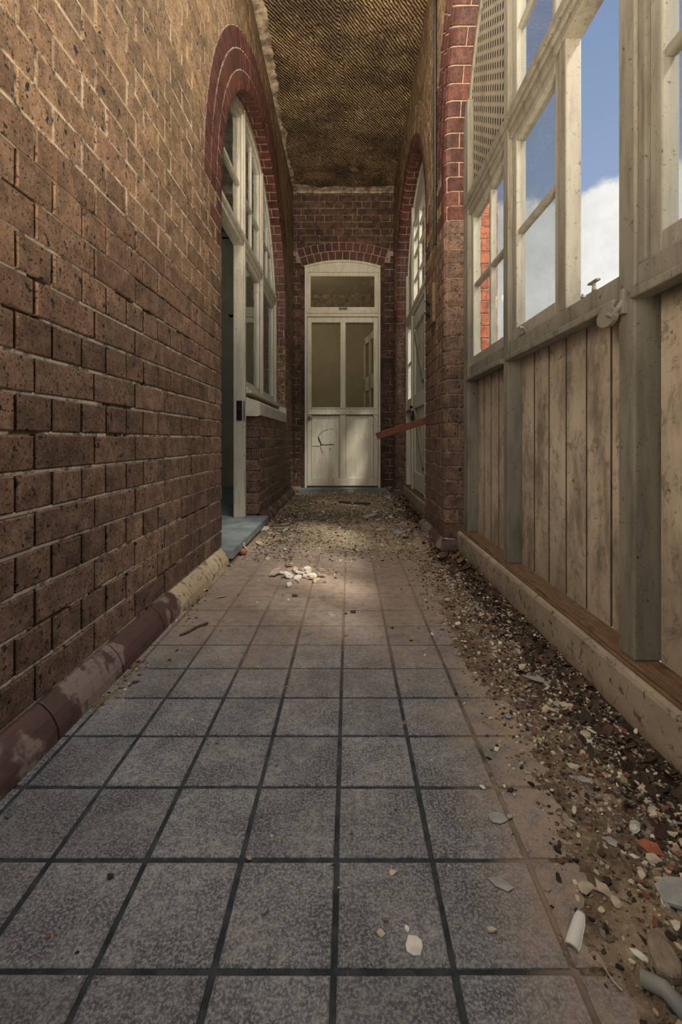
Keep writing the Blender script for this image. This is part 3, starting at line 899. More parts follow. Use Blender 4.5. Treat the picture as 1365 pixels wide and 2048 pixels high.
s2 = sash(W1, .70, .04, 1.50, P2[0]-.01, ZR1, ZT0+.01, hb=(1.535,), wb=.05, mat=M['sash_paint'])
member('mullion', W1, [(.694, .745, 1.452, 1.50, ZR1, ZT0+.01)], M['post'])
s3 = sash(W1, .70, .04, .77, P3[0]-.028, ZR1, ZT0+.01, hb=(1.535,), wb=.05, mat=M['sash_paint'])
member('frame_bead', W1, [(.69, .74, P3[0]-.028, P3[0], ZR1, ZT0+.01)], M['post'])
# upper lights
sash(W1, .70, .04, 1.16, P2[0]-.012, ZT1, 3.05, vb=(1.56,), hb=(2.385, 2.72), w=.045, mat=M['sash_paint'])
arch_light(W1, .715, P3[1], P2[0], 3.05, RY1, RR, RZS, name='infill_panel', mat=M['post'], th=.02)
perforated(W1, .712, P2[1], yb-.01, ZT1, RY1, RR, RZS)
sash(W1, .70, .04, .77, P3[0]-.01, ZT1, 2.75, hb=(2.385,), w=.045, mat=M['sash_paint'])
arch_light(W1, .715, .72, P3[0], 2.75, RY1, RR, RZS, name='infill_panel', mat=M['post'], th=.02)
arc_member(W1, 'arched_head', RY1, RZS, RR-.025, RR+.04, .70, .80, M['post'])
# ironmongery
def latch(parent, x, y, z, name='window_latch'):
    mb = MB()
    mb.box(x-.010, x+.012, y-.028, y+.028, z, z+.005)
    mb.tube([(x, y, z+.004), (x, y, z+.030)], [.007, .005], 10)
    mb.bar((x-.002, y-.028, z+.033), (x-.002, y+.022, z+.033), .012, .006)
    mb.tube([(x-.006, y+.05, z+.003), (x-.006, y+.05, z+.016)], [.008, .003], 8)
    return mb.build(name, [M['iron']], parent, bevel=.0015)
latch(W1, .700, 1.295, ZR1-.002)
mb = MB()
x, y, z = .697, 1.80, ZR1-.002
mb.box(x-.010, x+.014, y-.04, y+.04, z, z+.004); mb.tube([(x, y-.02, z), (x-.006, y-.02, z+.022), (x-.02, y-.01, z+.024)], [.006, .006, .008], 10)
mb.tube([(x-.003, y+.03, z+.005), (x-.003, y-.03, z+.010)], .004, 8)
mb.build('casement_fastener', [M['iron']], W1, bevel=.001)
mb = MB()          # round catch at the post
zc = .985
mb.hull2([(1.17+.034*math.cos(t*PI/10)*1.25, zc+.026*math.sin(t*PI/10)) for t in range(20)], FX-.022, FX-.010)
mb.tube([(FX-.016, 1.165, zc+.005), (FX-.022, 1.14, zc-.004), (FX-.016, 1.122, zc+.012), (FX-.004, 1.118, zc+.03)], [.008, .007, .007, .008], 10)
mb.box(FX-.012, FX+.002, 1.112, 1.126, zc-.005, zc+.055)
mb.box(FX-.014, FX+.004, 1.155, 1.185, zc-.012, zc+.016)
mb.build('round_catch', [M['post']], W1, bevel=.003)

# ---------------------------------------------------------------- window 2 and door 2: far right screen
W2 = empty('window_2', (FX, RY2, .142)); struct(W2)
yb2, ya2 = RY2+RR, RY2-RR
for p in ((5.36, 5.42), (4.90, 4.955), (4.05, 4.10), (3.42, 3.47)):
    member('post', W2, [(FX, .75, p[0], p[1], .142, arc_top((p[0]+p[1])/2, RY2, RR, RZS)-.005 if p[0] < 5.3 else 2.6)], M['blue_paint'])
member('transom', W2, [(FX+.002, .75, ya2+.01, yb2-.01, ZT0+.06, ZT1+.05), (FX-.012, FX+.02, ya2+.03, yb2-.03, ZT1+.0, ZT1+.03)], M['blue_paint'])
member('sill_rail', W2, [(FX+.006, .75, 4.955, 5.36, ZR0, ZR1), (FX-.012, FX+.03, 4.955, 5.36, ZR0, ZR0+.02)], M['blue_paint'])
boards(W2, .735, 4.955, 5.36, .142, ZR0+.01, 4, M['blue_paint'])
sash(W2, .695, .04, 4.965, 5.35, ZR1, ZT0+.06, hb=(1.545,), wb=.05)
sash(W2, .695, .04, 4.11, 4.89, ZT1+.05, 2.98, vb=(4.5,), hb=(2.36, 2.62, 2.8), w=.04)
arch_light(W2, .715, 4.08, 4.92, 2.97, RY2, RR, RZS, name='infill_panel', mat=M['blue_paint'], th=.02)
arch_light(W2, .715, 4.955, 5.41, ZT1+.05, RY2, RR, RZS, name='infill_panel', mat=M['paint'], th=.02)
arch_light(W2, .715, 3.43, 4.05, ZT1+.05, RY2, RR, RZS, name='infill_panel', mat=M['paint'], th=.02)
arc_member(W2, 'arched_head', RY2, RZS, RR-.025, RR+.04, .70, .80, M['blue_paint'])
boards(W2, .735, 3.47, 4.05, .142, ZR0+.01, 5, M['blue_paint'])
sash(W2, .695, .04, 3.48, 4.04, ZR0+.01, ZT0+.06, vb=(3.76,), hb=(1.535,), wb=.05)
D2 = empty('door_2', (FX, 4.5, .142)); struct(D2)
boards(D2, .716, 4.105, 4.895, .150, ZT0+.055, 7, M['blue_paint'], 'door_leaf')
for z0_, z1_ in ((.16, .34), (1.0, 1.14), (1.84, 1.98)):
    member('ledge_rail', D2, [(.694, .716, 4.11, 4.89, z0_, z1_)], M['blue_paint'])
for y0_ in (4.11, 4.79): member('door_stile', D2, [(.697, .716, y0_, y0_+.10, .15, 1.99)], M['blue_paint'])
for z0_, z1_ in ((.36, .98), (1.18, 1.82)):
    mb = MB(); mb.bar((.702, 4.75, z1_-.04), (.702, 4.24, z0_+.04), .026, .05, up=(0, .5, .5)); mb.build('brace', [M['post']], D2, bevel=.003)
mb = MB()
mb.box(.672, .694, 4.80, 4.86, .86, .98); mb.tube([(.684, 4.83, 1.02), (.655, 4.83, 1.02)], [.012, .02], 12)
mb.tube([(.69, 4.83, .91), (.66, 4.83, .91)], [.008, .018], 12)
mb.build('door_lock', [M['black']], D2, bevel=.002)

# barricade plank
a, b = Vector((.243, 3.90, .702)), Vector((.683, 3.92, .842))
mb = MB(); mb.bar(a, b, .024, .058); 
o = mb.build('timber_plank', [M['plank']], bevel=.003)
tag(o, 'red-brown timber plank jutting out slantwise from the board door on the right', 'plank')

# conduit and switches on the pier
mb = MB(); yk = 2.93
mb.tube([(XR-.012, yk, HC-.03), (XR-.012, yk, 1.93)], .0105, 10)
for z in (3.5, 2.9, 2.3): mb.box(XR-.010, XR+.002, yk-.03, yk+.03, z-.008, z+.008)
o = mb.build('conduit_pipe', [M['black']], smooth=False)
tag(o, 'thin dark conduit running down the brick pier from the ceiling', 'pipe')
t = empty('light_switch_board', (XR, 3.03, 1.48)); tag(t, 'small brown wooden block on the pier with two black round switches', 'light switch')
member('mounting_block', t, [(XR-.024, XR-.0005, 2.97, 3.10, 1.44, 1.70)], M['ledge'], .004)
for z in (1.52, 1.60):
    mb = MB(); mb.tube([(XR-.024, 3.06, z), (XR-.034, 3.06, z), (XR-.046, 3.06, z), (XR-.050, 3.06, z)], [.029, .029, .022, .008], 16)
    mb.tube([(XR-.048, 3.06, z), (XR-.064, 3.06, z+.004)], [.006, .004], 8)
    mb.build('round_switch', [M['black']], t)

# ---------------------------------------------------------------- window 3: left arch screen
LX, LT = -.80, -.076
W3 = empty('window_3', (LX, LYC, .08)); struct(W3)
PW = [(3.467, 3.55), (4.205, 4.275), (4.985, 5.07)]
for i, p in enumerate(PW):
    top = arc_top((p[0]+p[1])/2, LYC, LR, LZS)-.01 if i < 2 else LZS+.3
    member('post', W3, [(LX+LT, LX, p[0], p[1], .078 if i == 0 else 1.05, top), (LX-.05, LX+.008, p[0]+.02, p[1]-.02, .078 if i == 0 else 1.05, top-.01)], M['blue_paint'])
member('door_post', W3, [(LX+LT, LX, 2.517, 2.57, .078, 2.25)], M['blue_paint'])
member('transom', W3, [(LX+LT, LX, 2.53, 5.06, 2.15, 2.235), (LX-.03, LX+.016, 2.54, 5.05, 2.195, 2.225)], M['blue_paint'])
member('timber_sill', W3, [(LX+LT, LX+.045, 3.55, 5.068, 1.035, 1.06), (LX+LT, LX+.02, 3.55, 5.068, 1.06, 1.085)], M['blue_paint'])
sash(W3, LX-.012, -.045, 3.555, 4.20, 1.085, 2.15, w=.055, gl=M['glass'])
sash(W3, LX-.012, -.045, 4.28, 4.985, 1.085, 2.15, w=.055, gl=M['glass'])
arc_member(W3, 'arched_head', LYC, LZS, LR-.055, LR+.03, LX+LT, LX, M['blue_paint'])
arc_member(W3, 'arched_sash', LYC, LZS, LR-.095, LR-.055, LX-.06, LX-.015, M['blue_paint'], .2, PI-.2)
hb = MB()
for z in (2.60,):
    for a, b in ((2.70, 3.47), (3.55, 4.205), (4.275, 4.86)): hb.box(LX-.055, LX-.02, a, b, z-.014, z+.014)
for a, b in ((2.62, 3.467), (3.55, 4.205), (4.275, 4.985)):
    hb.box(LX-.055, LX-.018, a, b, 2.235, 2.28)
    for y in (a, b-.035):
        tp = arc_top(y+.017, LYC, LR-.06, LZS)
        if tp > 2.3: hb.box(LX-.055, LX-.016, y, y+.035, 2.235, tp)
    m = (a+b)/2
    if a > 3: hb.box(LX-.05, LX-.022, m-.011, m+.011, 2.27, arc_top(m, LYC, LR-.06, LZS))
hb.build('glazing_bars', [M['blue_paint']], W3, bevel=.003)
for a, b in ((2.62, 3.467), (3.55, 4.205), (4.275, 4.985)): arch_light(W3, LX-.04, a, b, 2.235, LYC, LR-.05, LZS)
mb = MB()
mb.box(LX+.0, LX+.006, 3.475, 3.51, .82, .97)
mb.tube([(LX-.03, 3.467, .90), (LX-.03, 3.445, .90)], [.012, .012], 8)
mb.box(LX-.05, LX-.008, 3.460, 3.468, .82, .97)
mb.build('strike_plate', [M['black']], W3, bevel=.002)
# stone sill
mb = MB()
pr = [(XL+.010, .862), (XL+.012, .955), (XL+.002, .972), (-.76, .985), (-.876, 1.036), (-.876, .862)]
n = len(pr); yv = [3.545, 3.56, 5.0, 5.02, 5.068]
bb = 0
for y in yv:
    for i, p in enumerate(pr):
        x, z = p
        if y == 3.545 and i in (0, 1, 2): x -= .015
        if y > 5.01 and i in (1, 2, 3): z += .055
        mb.v.append((x, y, z))
for k in range(len(yv)-1):
    for i in range(n):
        j = (i+1) % n; mb.face([k*n+i, k*n+j, (k+1)*n+j, (k+1)*n+i])
mb.face(list(range(n))); mb.face([(len(yv)-1)*n+i for i in range(n)])
struct(mb.build('trim_5', [M['stone']], bevel=.006))
# threshold slab of the left doorway
mb = MB(); P = [(-.622, 2.455), (-.622, 3.55), (-.64, 3.572), (-1.05, 3.572), (-1.05, 2.52), (-.70, 2.52), (-.70, 2.455)]
mb.prismz(P, .028, .078)
P = [(-.65, 2.475), (-.65, 3.56), (-1.05, 3.56), (-1.05, 2.52), (-.70, 2.52), (-.70, 2.475)]
mb.prismz(P, 0, .028, 1)
struct(mb.build('trim_6', [M['slate'], M['concrete']], bevel=.004))

# ---------------------------------------------------------------- room on the left
mb = MB()
mb.box(-3.0, -2.9, 1.0, 6.0, 0, 3.6); mb.box(-3.0, XL-.02, 6.0, 6.1, 0, 3.6); mb.box(-3.0, XL-.02, .9, 1.0, 0, 3.6)
struct(mb.build('wall_side_room', [M['room_g']]))
mb = MB(); mb.box(-3.0, -1.05, 1.0, 6.0, .0, .07); mb.box(-1.05, XL-.12, 1.0, 2.5, 0, .07); mb.box(-1.05, XL-.185, 3.58, 6.0, 0, .07)
struct(mb.build('floor_side_room', [M['slate']]))
mb = MB(); mb.box(-3.0, XL-.02, .9, 6.1, 3.6, 3.68); struct(mb.build('ceiling_side_room', [M['plaster']]))
mb = MB(); mb.box(-.80, XL-.04, 5.08, 6.0, 0, 3.6); mb.box(-.80, XL-.04, 1.0, 2.16, 0, 3.6)
struct(mb.build('wall_side_room_inner', [M['room_g']]))
t = empty('coat_hook', (-1.52, 6.0, 2.22)); tag(t, 'white wall hook with dark knob on the side room wall through left doorway', 'hook')
member('back_plate', t, [(-1.56, -1.48, 5.985, 6.0, 2.12, 2.32)], M['stone'], .006)
mb = MB(); mb.tube([(-1.52, 5.985, 2.28), (-1.52, 5.92, 2.26), (-1.52, 5.90, 2.30)], [.022, .022, .034], 12); mb.build('knob', [M['black']], t)

# ---------------------------------------------------------------- end door
DY = 5.80
D1 = empty('door_1', (ecx, DY, .06)); struct(D1)
fx0, fx1 = EX0-.008, EX1+.008
ZD0, ZD1 = .085, 2.235           # leaf bottom/top
mb = MB()
jt = .035
mb.box(fx0, fx0+jt, DY, DY+.10, .06, EZ+.0); mb.box(fx1-jt, fx1, DY, DY+.10, .06, EZ+.0)
mb.box(fx0+jt, fx1-jt, DY-.004, DY+.10, ZD1+.008, ZD1+.085)
mb.box(fx0+jt, fx1-jt, DY-.020, DY, ZD1+.045, ZD1+.075)
# arched head board
P = [(fx0, EZ-.07), (fx1, EZ-.07)]
for i in range(17):
    t_ = i/16; x = fx1+(fx0-fx1)*t_; P.append((x, ecz+math.sqrt(ER*ER-(x-ecx)**2)+.012))
b = len(mb.v); n = len(P)
mb.v += [(p[0], DY-.006, p[1]) for p in P] + [(p[0], DY+.1, p[1]) for p in P]
mb.face([b+i for i in range(n)]); mb.face([b+n+i for i in range(n)])
for i in range(n): mb.face([b+i, b+(i+1) % n, b+n+(i+1) % n, b+n+i])
P2_ = []
for i in range(17):
    x = fx1-.005+(fx0-fx1+.01)*i/16; P2_.append((x, ecz+math.sqrt(ER*ER-(x-ecx)**2)-.012))
for i in range(16):
    (xa, za), (xb, zb) = P2_[i], P2_[i+1]
    mb.bar((xa, DY-.016, za), (xb, DY-.016, zb), .024, .026)
mb.build('door_frame', [M['cream']], D1, bevel=.004)
def ysash(name, parent, x0, x1, z0, z1, w, yf, th, mat, bars=(), wb=None, wt=None):
    wb = wb or w; wt = wt or w; mb = MB()
    mb.box(x0, x0+w, yf, yf+th, z0, z1); mb.box(x1-w, x1, yf, yf+th, z0, z1)
    mb.box(x0+w, x1-w, yf, yf+th, z0, z0+wb); mb.box(x0+w, x1-w, yf, yf+th, z1-wt, z1)
    for v in bars: mb.box(v-.03, v+.03, yf+.002, yf+th-.002, z0+wb, z1-wt)
    return mb.build(name, [mat], parent, bevel=.004)
fan = ysash('fanlight', D1, fx0+jt, fx1-jt, ZD1+.085, EZ-.07, .048, DY+.01, .04, M['cream'])
mb = MB(); mb.box(fx0+.05, fx1-.05, DY+.028, DY+.031, ZD1+.1, EZ-.1); g = mb.build('glass_pane', [M['glass_d']]); g.parent = fan
mb = MB(); mb.box(ecx-.045, ecx+.06, DY+.005, DY+.012, ZD1+.095, ZD1+.125); g = mb.build('fanlight_catch', [M['paper']]); g.parent = fan
lx0, lx1 = fx0+jt+.004, fx1-jt-.004; lm = ecx+.005
leaf = MB()
yl = DY+.008
def px(x): return (x-697)/910*DY
sw = .055
leaf.box(lx0, lx0+sw, yl, yl+.04, ZD0, ZD1); leaf.box(lx1-sw, lx1, yl, yl+.04, ZD0, ZD1)
leaf.box(lx0+sw, lx1-sw, yl, yl+.04, ZD0, ZD0+.10)
leaf.box(lx0+sw, lx1-sw, yl, yl+.04, .99, 1.085)
leaf.box(lx0+sw, lx1-sw, yl, yl+.04, ZD1-.065, ZD1)
leaf.box(lm-.033, lm+.033, yl, yl+.04, 1.085, ZD1-.065); leaf.box(lm-.04, lm+.04, yl, yl+.04, ZD0+.10, .99)
lf = leaf.build('door_leaf', [M['cream']], D1, bevel=.004)
mb = MB(); mb.box(lx0-.004, lx1+.004, yl-.014, yl, .994, 1.012); mb.box(lx0+.02, lx1-.02, yl-.008, yl, 1.07, 1.085)
mb.build('rail_moulding', [M['cream']], D1, bevel=.003)
def cpanel(name, x0, x1, z0, z1, bead=True):
    mb = MB(); mb.box(x0, x1, yl+.022, yl+.032, z0, z1)
    for a, b in (((x0, z0), (x1, z0)), ((x0, z1), (x1, z1)), ((x0, z0), (x0, z1)), ((x1, z0), (x1, z1))):
        mb.bar((a[0], yl+.016, a[1]), (b[0], yl+.016, b[1]), .010, .010, up=(0, 1, 0))
    g = mb.build(name, [M['cream']], D1, bevel=.002)
    mb = MB(); e = .0028
    mb.box(x0-.001, x0+e, yl+.001, yl+.010, z0, z1); mb.box(x1-e, x1+.001, yl+.001, yl+.010, z0, z1); mb.box(x0, x1, yl+.001, yl+.010, z1-e*1.3, z1+.001); mb.box(x0, x1, yl+.004, yl+.010, z0-.001, z0+e*.5)
    q = mb.build('panel_shade_line', [M['groove']]); q.parent = g  # dark strips stand in for shade lines at the panel edges
    return g
pa = cpanel('lower_panel', lx0+sw, lm-.04, ZD0+.10, .99); cpanel('lower_panel', lm+.04, lx1-sw, ZD0+.10, .99)
# cracks in the left lower panel
mb = MB()
def crack(pts, w):
    P = [((x-697)/910*DY, yl+.0215, .67+(880-y)/910*DY) for x, y in pts]
    for i in range(len(P)-1): mb.bar(P[i], P[i+1], .002, w*(1 if i < len(P)-2 else .6), up=(0, 1, 0)) if 0 else mb.tube([P[i], P[i+1]], [w*1.5, w*1.2], 6)
crack([(655, 859), (647, 862), (641, 867), (637, 873), (640, 881), (643, 889)], .0022)
crack([(637, 873), (638, 880), (643, 889)], .0045); crack([(643, 889), (637, 893), (629, 892), (624, 893)], .0025)
crack([(643, 889), (652, 890), (660, 889), (669, 889)], .0035); crack([(643, 889), (641, 895), (643, 901), (646, 907)], .0025)
crack([(661, 897), (660, 899)], .004); crack([(655, 859), (663, 857), (668, 860)], .0012)
g = mb.build('panel_crack', [M['hole']]); g.parent = pa; g['label'] = 'dark star-shaped crack'
mb = MB()
for x0, x1 in ((lx0+sw-.01, lm-.025), (lm+.025, lx1-sw+.01)): mb.box(x0, x1, yl+.018, yl+.021, 1.08, ZD1-.06)
mb.build('glass_pane', [M['glass_d']], D1)
mb = MB(); mb.tube([(lx0+.028, yl, .955), (lx0+.028, yl-.012, .955), (lx0+.028, yl-.035, .955), (lx0+.028, yl-.045, .955)], [.02, .01, .022, .016], 14)
mb.tube([(lx0+.028, yl-.02, .955), (lx0+.07, yl-.02, .95)], .007, 8)
mb.build('door_knob', [M['iron']], D1)
mb = MB(); mb.bar((lx1-.05, yl-.006, 1.00), (lx1-.005, yl-.006, .85), .014, .02, up=(0, 0, 1)); mb.build('door_stay', [M['cream']], D1, bevel=.002)
mb = MB(); mb.box(EX0-.07, EX1+.07, YE-.055, DY+.13, .0, .062)
struct(mb.build('trim_7', [M['slate']], bevel=.006))

# room beyond the end door
mb = MB()
mb.box(-1.7, 1.5, 8.2, 8.3, 0, 3.3); mb.box(-1.8, -1.7, 5.92, 8.3, 0, 3.3); mb.box(1.4, 1.5, 5.92, 8.3, 0, 3.3)
mb.box(-1.8, -.62, 5.90, 5.93, 0, 3.3); mb.box(.48, 1.5, 5.90, 5.93, 0, 3.3)
struct(mb.build('wall_end_room', [M['room_b']]))
mb = MB(); mb.box(-1.7, 1.4, 8.19, 8.2, 2.75, 3.24); struct(mb.build('trim_8', [M['paper']]))
mb = MB(); mb.box(-1.7, 1.4, 8.17, 8.2, 3.22, 3.28); struct(mb.build('trim_9', [M['plaster']]))
mb = MB(); mb.box(-1.8, 1.5, 5.9, 8.3, 3.28, 3.36); struct(mb.build('ceiling_end_room', [M['room_b']]))
mb = MB(); mb.box(-1.8, 1.5, 5.93, 8.3, -.02, .03); struct(mb.build('floor_end_room', [M['ledge']]))
D3 = empty('door_3', (.36, 5.98, .03)); struct(D3)
A, B = Vector((.385, 5.98, 0)), Vector((.245, 6.70, 0)); dv = B-A
def P3(s, z): p = A+dv*s; return (p.x, p.y, z)
mb = MB()
for s in (.06, .50, .94): mb.bar(P3(s, .04), P3(s, 2.14), .035, .08, up=dv.normalized())
for z in (.12, .95, 1.42, 1.52, 2.10): mb.bar(P3(0, z), P3(1, z), .035, .10)
mb.build('door_leaf', [M['wdoor']], D3, bevel=.003)
mb = MB(); mb.bar(P3(.03, .55), P3(.97, .55), .012, .8); mb.build('lower_panel', [M['wdoor']], D3)
mb = MB(); mb.bar(P3(.03, 1.5), P3(.97, 1.5), .004, 1.2); mb.build('glass_pane', [M['glass_d']], D3)

# ---------------------------------------------------------------- outside
mb = MB(); mb.box(.9, 40, -40, 40, -.4, -.3); struct(mb.build('ground', [M['ground']]))
mb = MB()
fo = lambda u, v, d: (u, 3.15-d, v)
idt = lambda P, row=0: [P]
brick_wall(mb, fo, .86, 1.035, 3.6, idt, idt, .86, 0, 1, lambda u, v: .004)
fo2 = lambda u, v, d: (1.035+d, u, v)
brick_wall(mb, fo2, 3.15, 3.6, 3.6, idt, idt, 3.15, 0, 1, lambda u, v: .004)
o = mb.build('brick_buttress', [M['out'], M['mortar']])
tag(o, 'orange-red brick buttress outside, seen through the four-pane window', 'buttress')

# ---------------------------------------------------------------- loose debris as things
def flake(name, x, y, s, th, mat, label, cat, group=None, n=7, asp=.7, rot=None, tilt=.12, seedr=None, rag=.35, z=None, bend=0):
    rot = U(0, 6.28) if rot is None else rot
    mb = MB(); ca, sa = math.cos(rot), math.sin(rot); top = []
    for k in range(n):
        t = 2*PI*k/n + U(-.3, .3)*.7; r = s*(1-rag*R()); a_, b_ = r*math.cos(t), r*math.sin(t)*asp
        top.append((a_*ca-b_*sa, a_*sa+b_*ca))
    tx, ty = U(-tilt, tilt), U(-tilt, tilt)
    zz = [p[0]*tx+p[1]*ty+bend*(p[0]**2+p[1]**2)/s for p in top]; mn = min(zz); m0 = len(top)
    if th < .006: th *= .55
    for lv, k in ((0, 1.), (th*.75, 1.), (th, .90)):
        for p, q in zip(top, zz): mb.v.append((x+p[0]*k, y+p[1]*k, q-mn+lv))
    mb.v.append((x, y, sum(zz)/m0-mn+th)); 
    mb.face([k for k in range(m0)][::-1])
    for l in (0, 1):
        for k in range(m0): mb.face([l*m0+k, l*m0+(k+1) % m0, (l+1)*m0+(k+1) % m0, (l+1)*m0+k])
    for k in range(m0): mb.face([2*m0+k, 2*m0+(k+1) % m0, 3*m0])
    base = gz(x, y) if z is None else z
    mb.v = [(a_, b_, c_+base) for a_, b_, c_ in mb.v]
    o = mb.build(name, [mat], loc=(x, y, base)); tag(o, label, cat, group); return o
def fp(xp, yp):   # floor point seen at photo pixel (used only to place debris on the floor)
    Y = .67*910/(yp-880); return ((xp-697)/910*Y, Y)
def F(name, xp, yp, wpx, th, mat, label, cat='paint flake', **kw):
    x, y = fp(xp, yp); s = wpx/910*y/2
    return flake(name, x, y, s, th, M[mat], label, cat, **kw)
F('plaster_chip', 829, 1893, 44, .003, 'flake_w', 'pale plaster chip lying alone on the near tiles', 'plaster chip', asp=.95, rag=.25, n=8)
F('plaster_chip', 815, 1858, 16, .002, 'flake_w', 'tiny white chip just behind the lone pale plaster chip', 'plaster chip', asp=.6)
F('paint_flake', 995, 1638, 44, .003, 'flake_g', 'oblong grey paint flake on the tile edge, beside a tiny crumb', asp=.7, rot=0, rag=.2, n=9)
F('paint_flake', 1020, 1634, 14, .003, 'flake_g', 'tiny grey crumb touching the oblong grey paint flake', asp=.8)
F('paint_flake', 1002, 1768, 52, .003, 'flake_g', 'jagged blue-grey paint flake on the bare tile left of the rubble', asp=.6, rot=-.5, n=7, bend=.1)
F('paint_flake', 966, 1575, 18, .002, 'flake_w', 'small white flake lying on a grout line', asp=.6)
F('terracotta_shard', 1300, 1706, 70, .005, 'flake_t', 'orange terracotta shard in the rubble at right', 'shard', asp=.7, rot=-1.1, n=5, rag=.5)
F('plaster_sheet', 1352, 1800, 120, .006, 'flake_g', 'large grey board fragment at the right edge of the rubble', 'board fragment', asp=.75, n=6, rot=.5, tilt=.1)
F('plaster_chip', 1172, 1778, 56, .003, 'flake_p', 'largest cream peeled patch in the near rubble', 'plaster chip', asp=.6, n=9, rag=.5)
F('plaster_chip', 1206, 1782, 44, .003, 'flake_p', 'jagged cream piece just right of the largest peeled patch', 'plaster chip', asp=.7, n=8, rag=.5)
F('plaster_chip', 1235, 1815, 36, .003, 'flake_p', 'cream ragged chip behind the white ceramic shard to its right', 'plaster chip', asp=.7, n=8, rag=.5)
F('rubble_stone', 1332, 1950, 84, .012, 'stone_b', 'lump of beige rubble in the near right corner', 'stone', asp=.8, n=9, rag=.25, tilt=.2)
F('plaster_chip', 1280, 1922, 44, .004, 'flake_w', 'white chip just behind the beige lump in the near corner', 'plaster chip', asp=.5)
F('plaster_chip', 1288, 1592, 46, .005, 'flake_p', 'blocky cream chip beside the kerb behind the terracotta shard', 'plaster chip', asp=.55, n=5, rag=.15)
F('paint_flake', 1222, 1690, 34, .003, 'flake_g', 'upright grey flake left of the terracotta shard', asp=.8, n=5)
F('paint_flake', 1170, 1566, 36, .003, 'flake_g', 'grey-green flake in the rubble with a cream curl behind it', asp=.8, n=5)
F('plaster_chip', 1150, 1540, 34, .003, 'flake_p', 'cream curl just behind the grey-green flake', 'plaster chip', asp=.6, n=6)
F('rubble_stone', 1172, 1488, 24, .012, 'flake_p', 'rounded pebble of plaster near the middle of the kerb', 'stone', asp=.9, n=9, rag=.1)
F('plaster_chip', 1134, 1419, 44, .004, 'flake_p', 'rectangular plaster chip close to the kerb', 'plaster chip', asp=.5, n=5, rag=.15, rot=-.6)
F('leaf', 1165, 1520, 52, .0015, 'leaf2', 'brown pointed leaf in the rubble beside the kerb', 'leaf', asp=.35, n=8, rot=-.6, bend=.1)
F('leaf', 1046, 1243, 30, .004, 'leaf', 'curled red-brown leaf leaning at the foot of the kerb', 'leaf', asp=.8, n=7, bend=.5)
F('board_offcut', 1090, 1372, 90, .004, 'pvc', 'long grey-brown sliver of board pointing at the kerb', 'offcut', asp=.22, rot=-.35, n=6, rag=.2)
F('plaster_chip', 440, 1195, 30, .004, 'flake_p', 'pale chip beside the left skirting', 'plaster chip', asp=.45, rot=.3)
F('plaster_chip', 528, 1063, 30, .012, 'flake_w', 'white plaster lump beside the blue-grey doorstep', 'plaster chip', asp=.9)
F('plaster_chip', 699, 986, 26, .03, 'flake_p', 'thick cream block lying against the end doorstep', 'plaster block', asp=.6, n=5, rag=.12)
F('plaster_chip', 762, 1064, 26, .012, 'flake_p', 'wedge-shaped grey-cream chip on the far dirt near the pier', 'plaster chip', asp=.9, n=5)
F('plaster_chip', 741, 1035, 40, .008, 'flake_p', 'broad flat cream slab halfway down the far dirt', 'plaster chip', asp=.5)
F('paint_flake', 664, 1230, 24, .002, 'flake_g', 'dark grey triangular flake on the middle tiles', asp=.8, n=3, rag=.1)
F('pebble', 706, 1225, 14, .006, 'twig', 'dark pebble beside the grey triangular flake', 'pebble', asp=.6)
F('pebble', 590, 1193, 13, .008, 'twig', 'dark crumb on the tiles in front of the plaster heap', 'pebble', asp=.6)
F('paint_flake', 851, 1200, 12, .002, 'flake_w', 'small white flake on the dusty tiles right of centre', asp=.7, n=3)
F('paint_flake', 516, 1205, 10, .002, 'flake_w', 'small white flake on the dusty tiles left of centre', asp=.7, n=3)
# the little plaster heap on the tiles
for k in range(26):
    xp, yp = random.gauss(594, 24), random.gauss(1153, 8)
    F('heap_plaster_piece', xp, yp, U(12, 34), U(.006, .012), 'flake_p' if R() < .7 else 'flake_w', 'broken plaster piece in the small heap on the middle tiles', 'plaster piece', group='plaster pieces of the small heap', asp=U(.4, .8), n=6, tilt=.35, z=gz(*fp(xp, yp))+U(0, .004))
# groups of look-alikes
k = 0
while k < 60:
    y = U(.62, 2.3); x = U(.34, .62)
    if R() > sst(.32, .5, x): continue
    s = U(.006, .019); mt = random.choice(['flake_p', 'flake_p', 'flake_g', 'flake_w'])
    dsc = {'flake_p': ('cream plaster chip among the rubble beside the kerb', 'cream chips beside the kerb'), 'flake_g': ('grey paint flake among the rubble beside the kerb', 'grey flakes beside the kerb'), 'flake_w': ('white flake among the rubble beside the kerb', 'white flakes beside the kerb')}[mt]
    flake('kerb_flake', x, y, s, U(.0015, .004), M[mt], dsc[0], 'paint flake', dsc[1], asp=U(.45, .9), n=random.randint(4, 7), tilt=.3, bend=U(-.1, .2)); k += 1
k = 0
while k < 130:
    y = U(2.75, 5.6); x = U(-.58, .55)
    if 2.4 < y < 3.62 and x < -.60: continue
    if R() > .35+.65*abs(x)/.5: continue
    if y > 2.6 and y < 3.5 and x > .5: continue
    mt = random.choice(['flake_p', 'flake_p', 'flake_g', 'flake_w'])
    dsc = {'flake_p': ('cream plaster piece on the dirt towards the end door', 'cream pieces towards the end door'), 'flake_g': ('grey flake on the dirt towards the end door', 'grey flakes towards the end door'), 'flake_w': ('white plaster piece on the dirt towards the end door', 'white pieces towards the end door')}[mt]
    flake('far_plaster_piece', x, y, U(.012, .045), U(.003, .012), M[mt], dsc[0], 'plaster piece', dsc[1], asp=U(.4, .8), n=random.randint(4, 7), tilt=.25); k += 1
k = 0
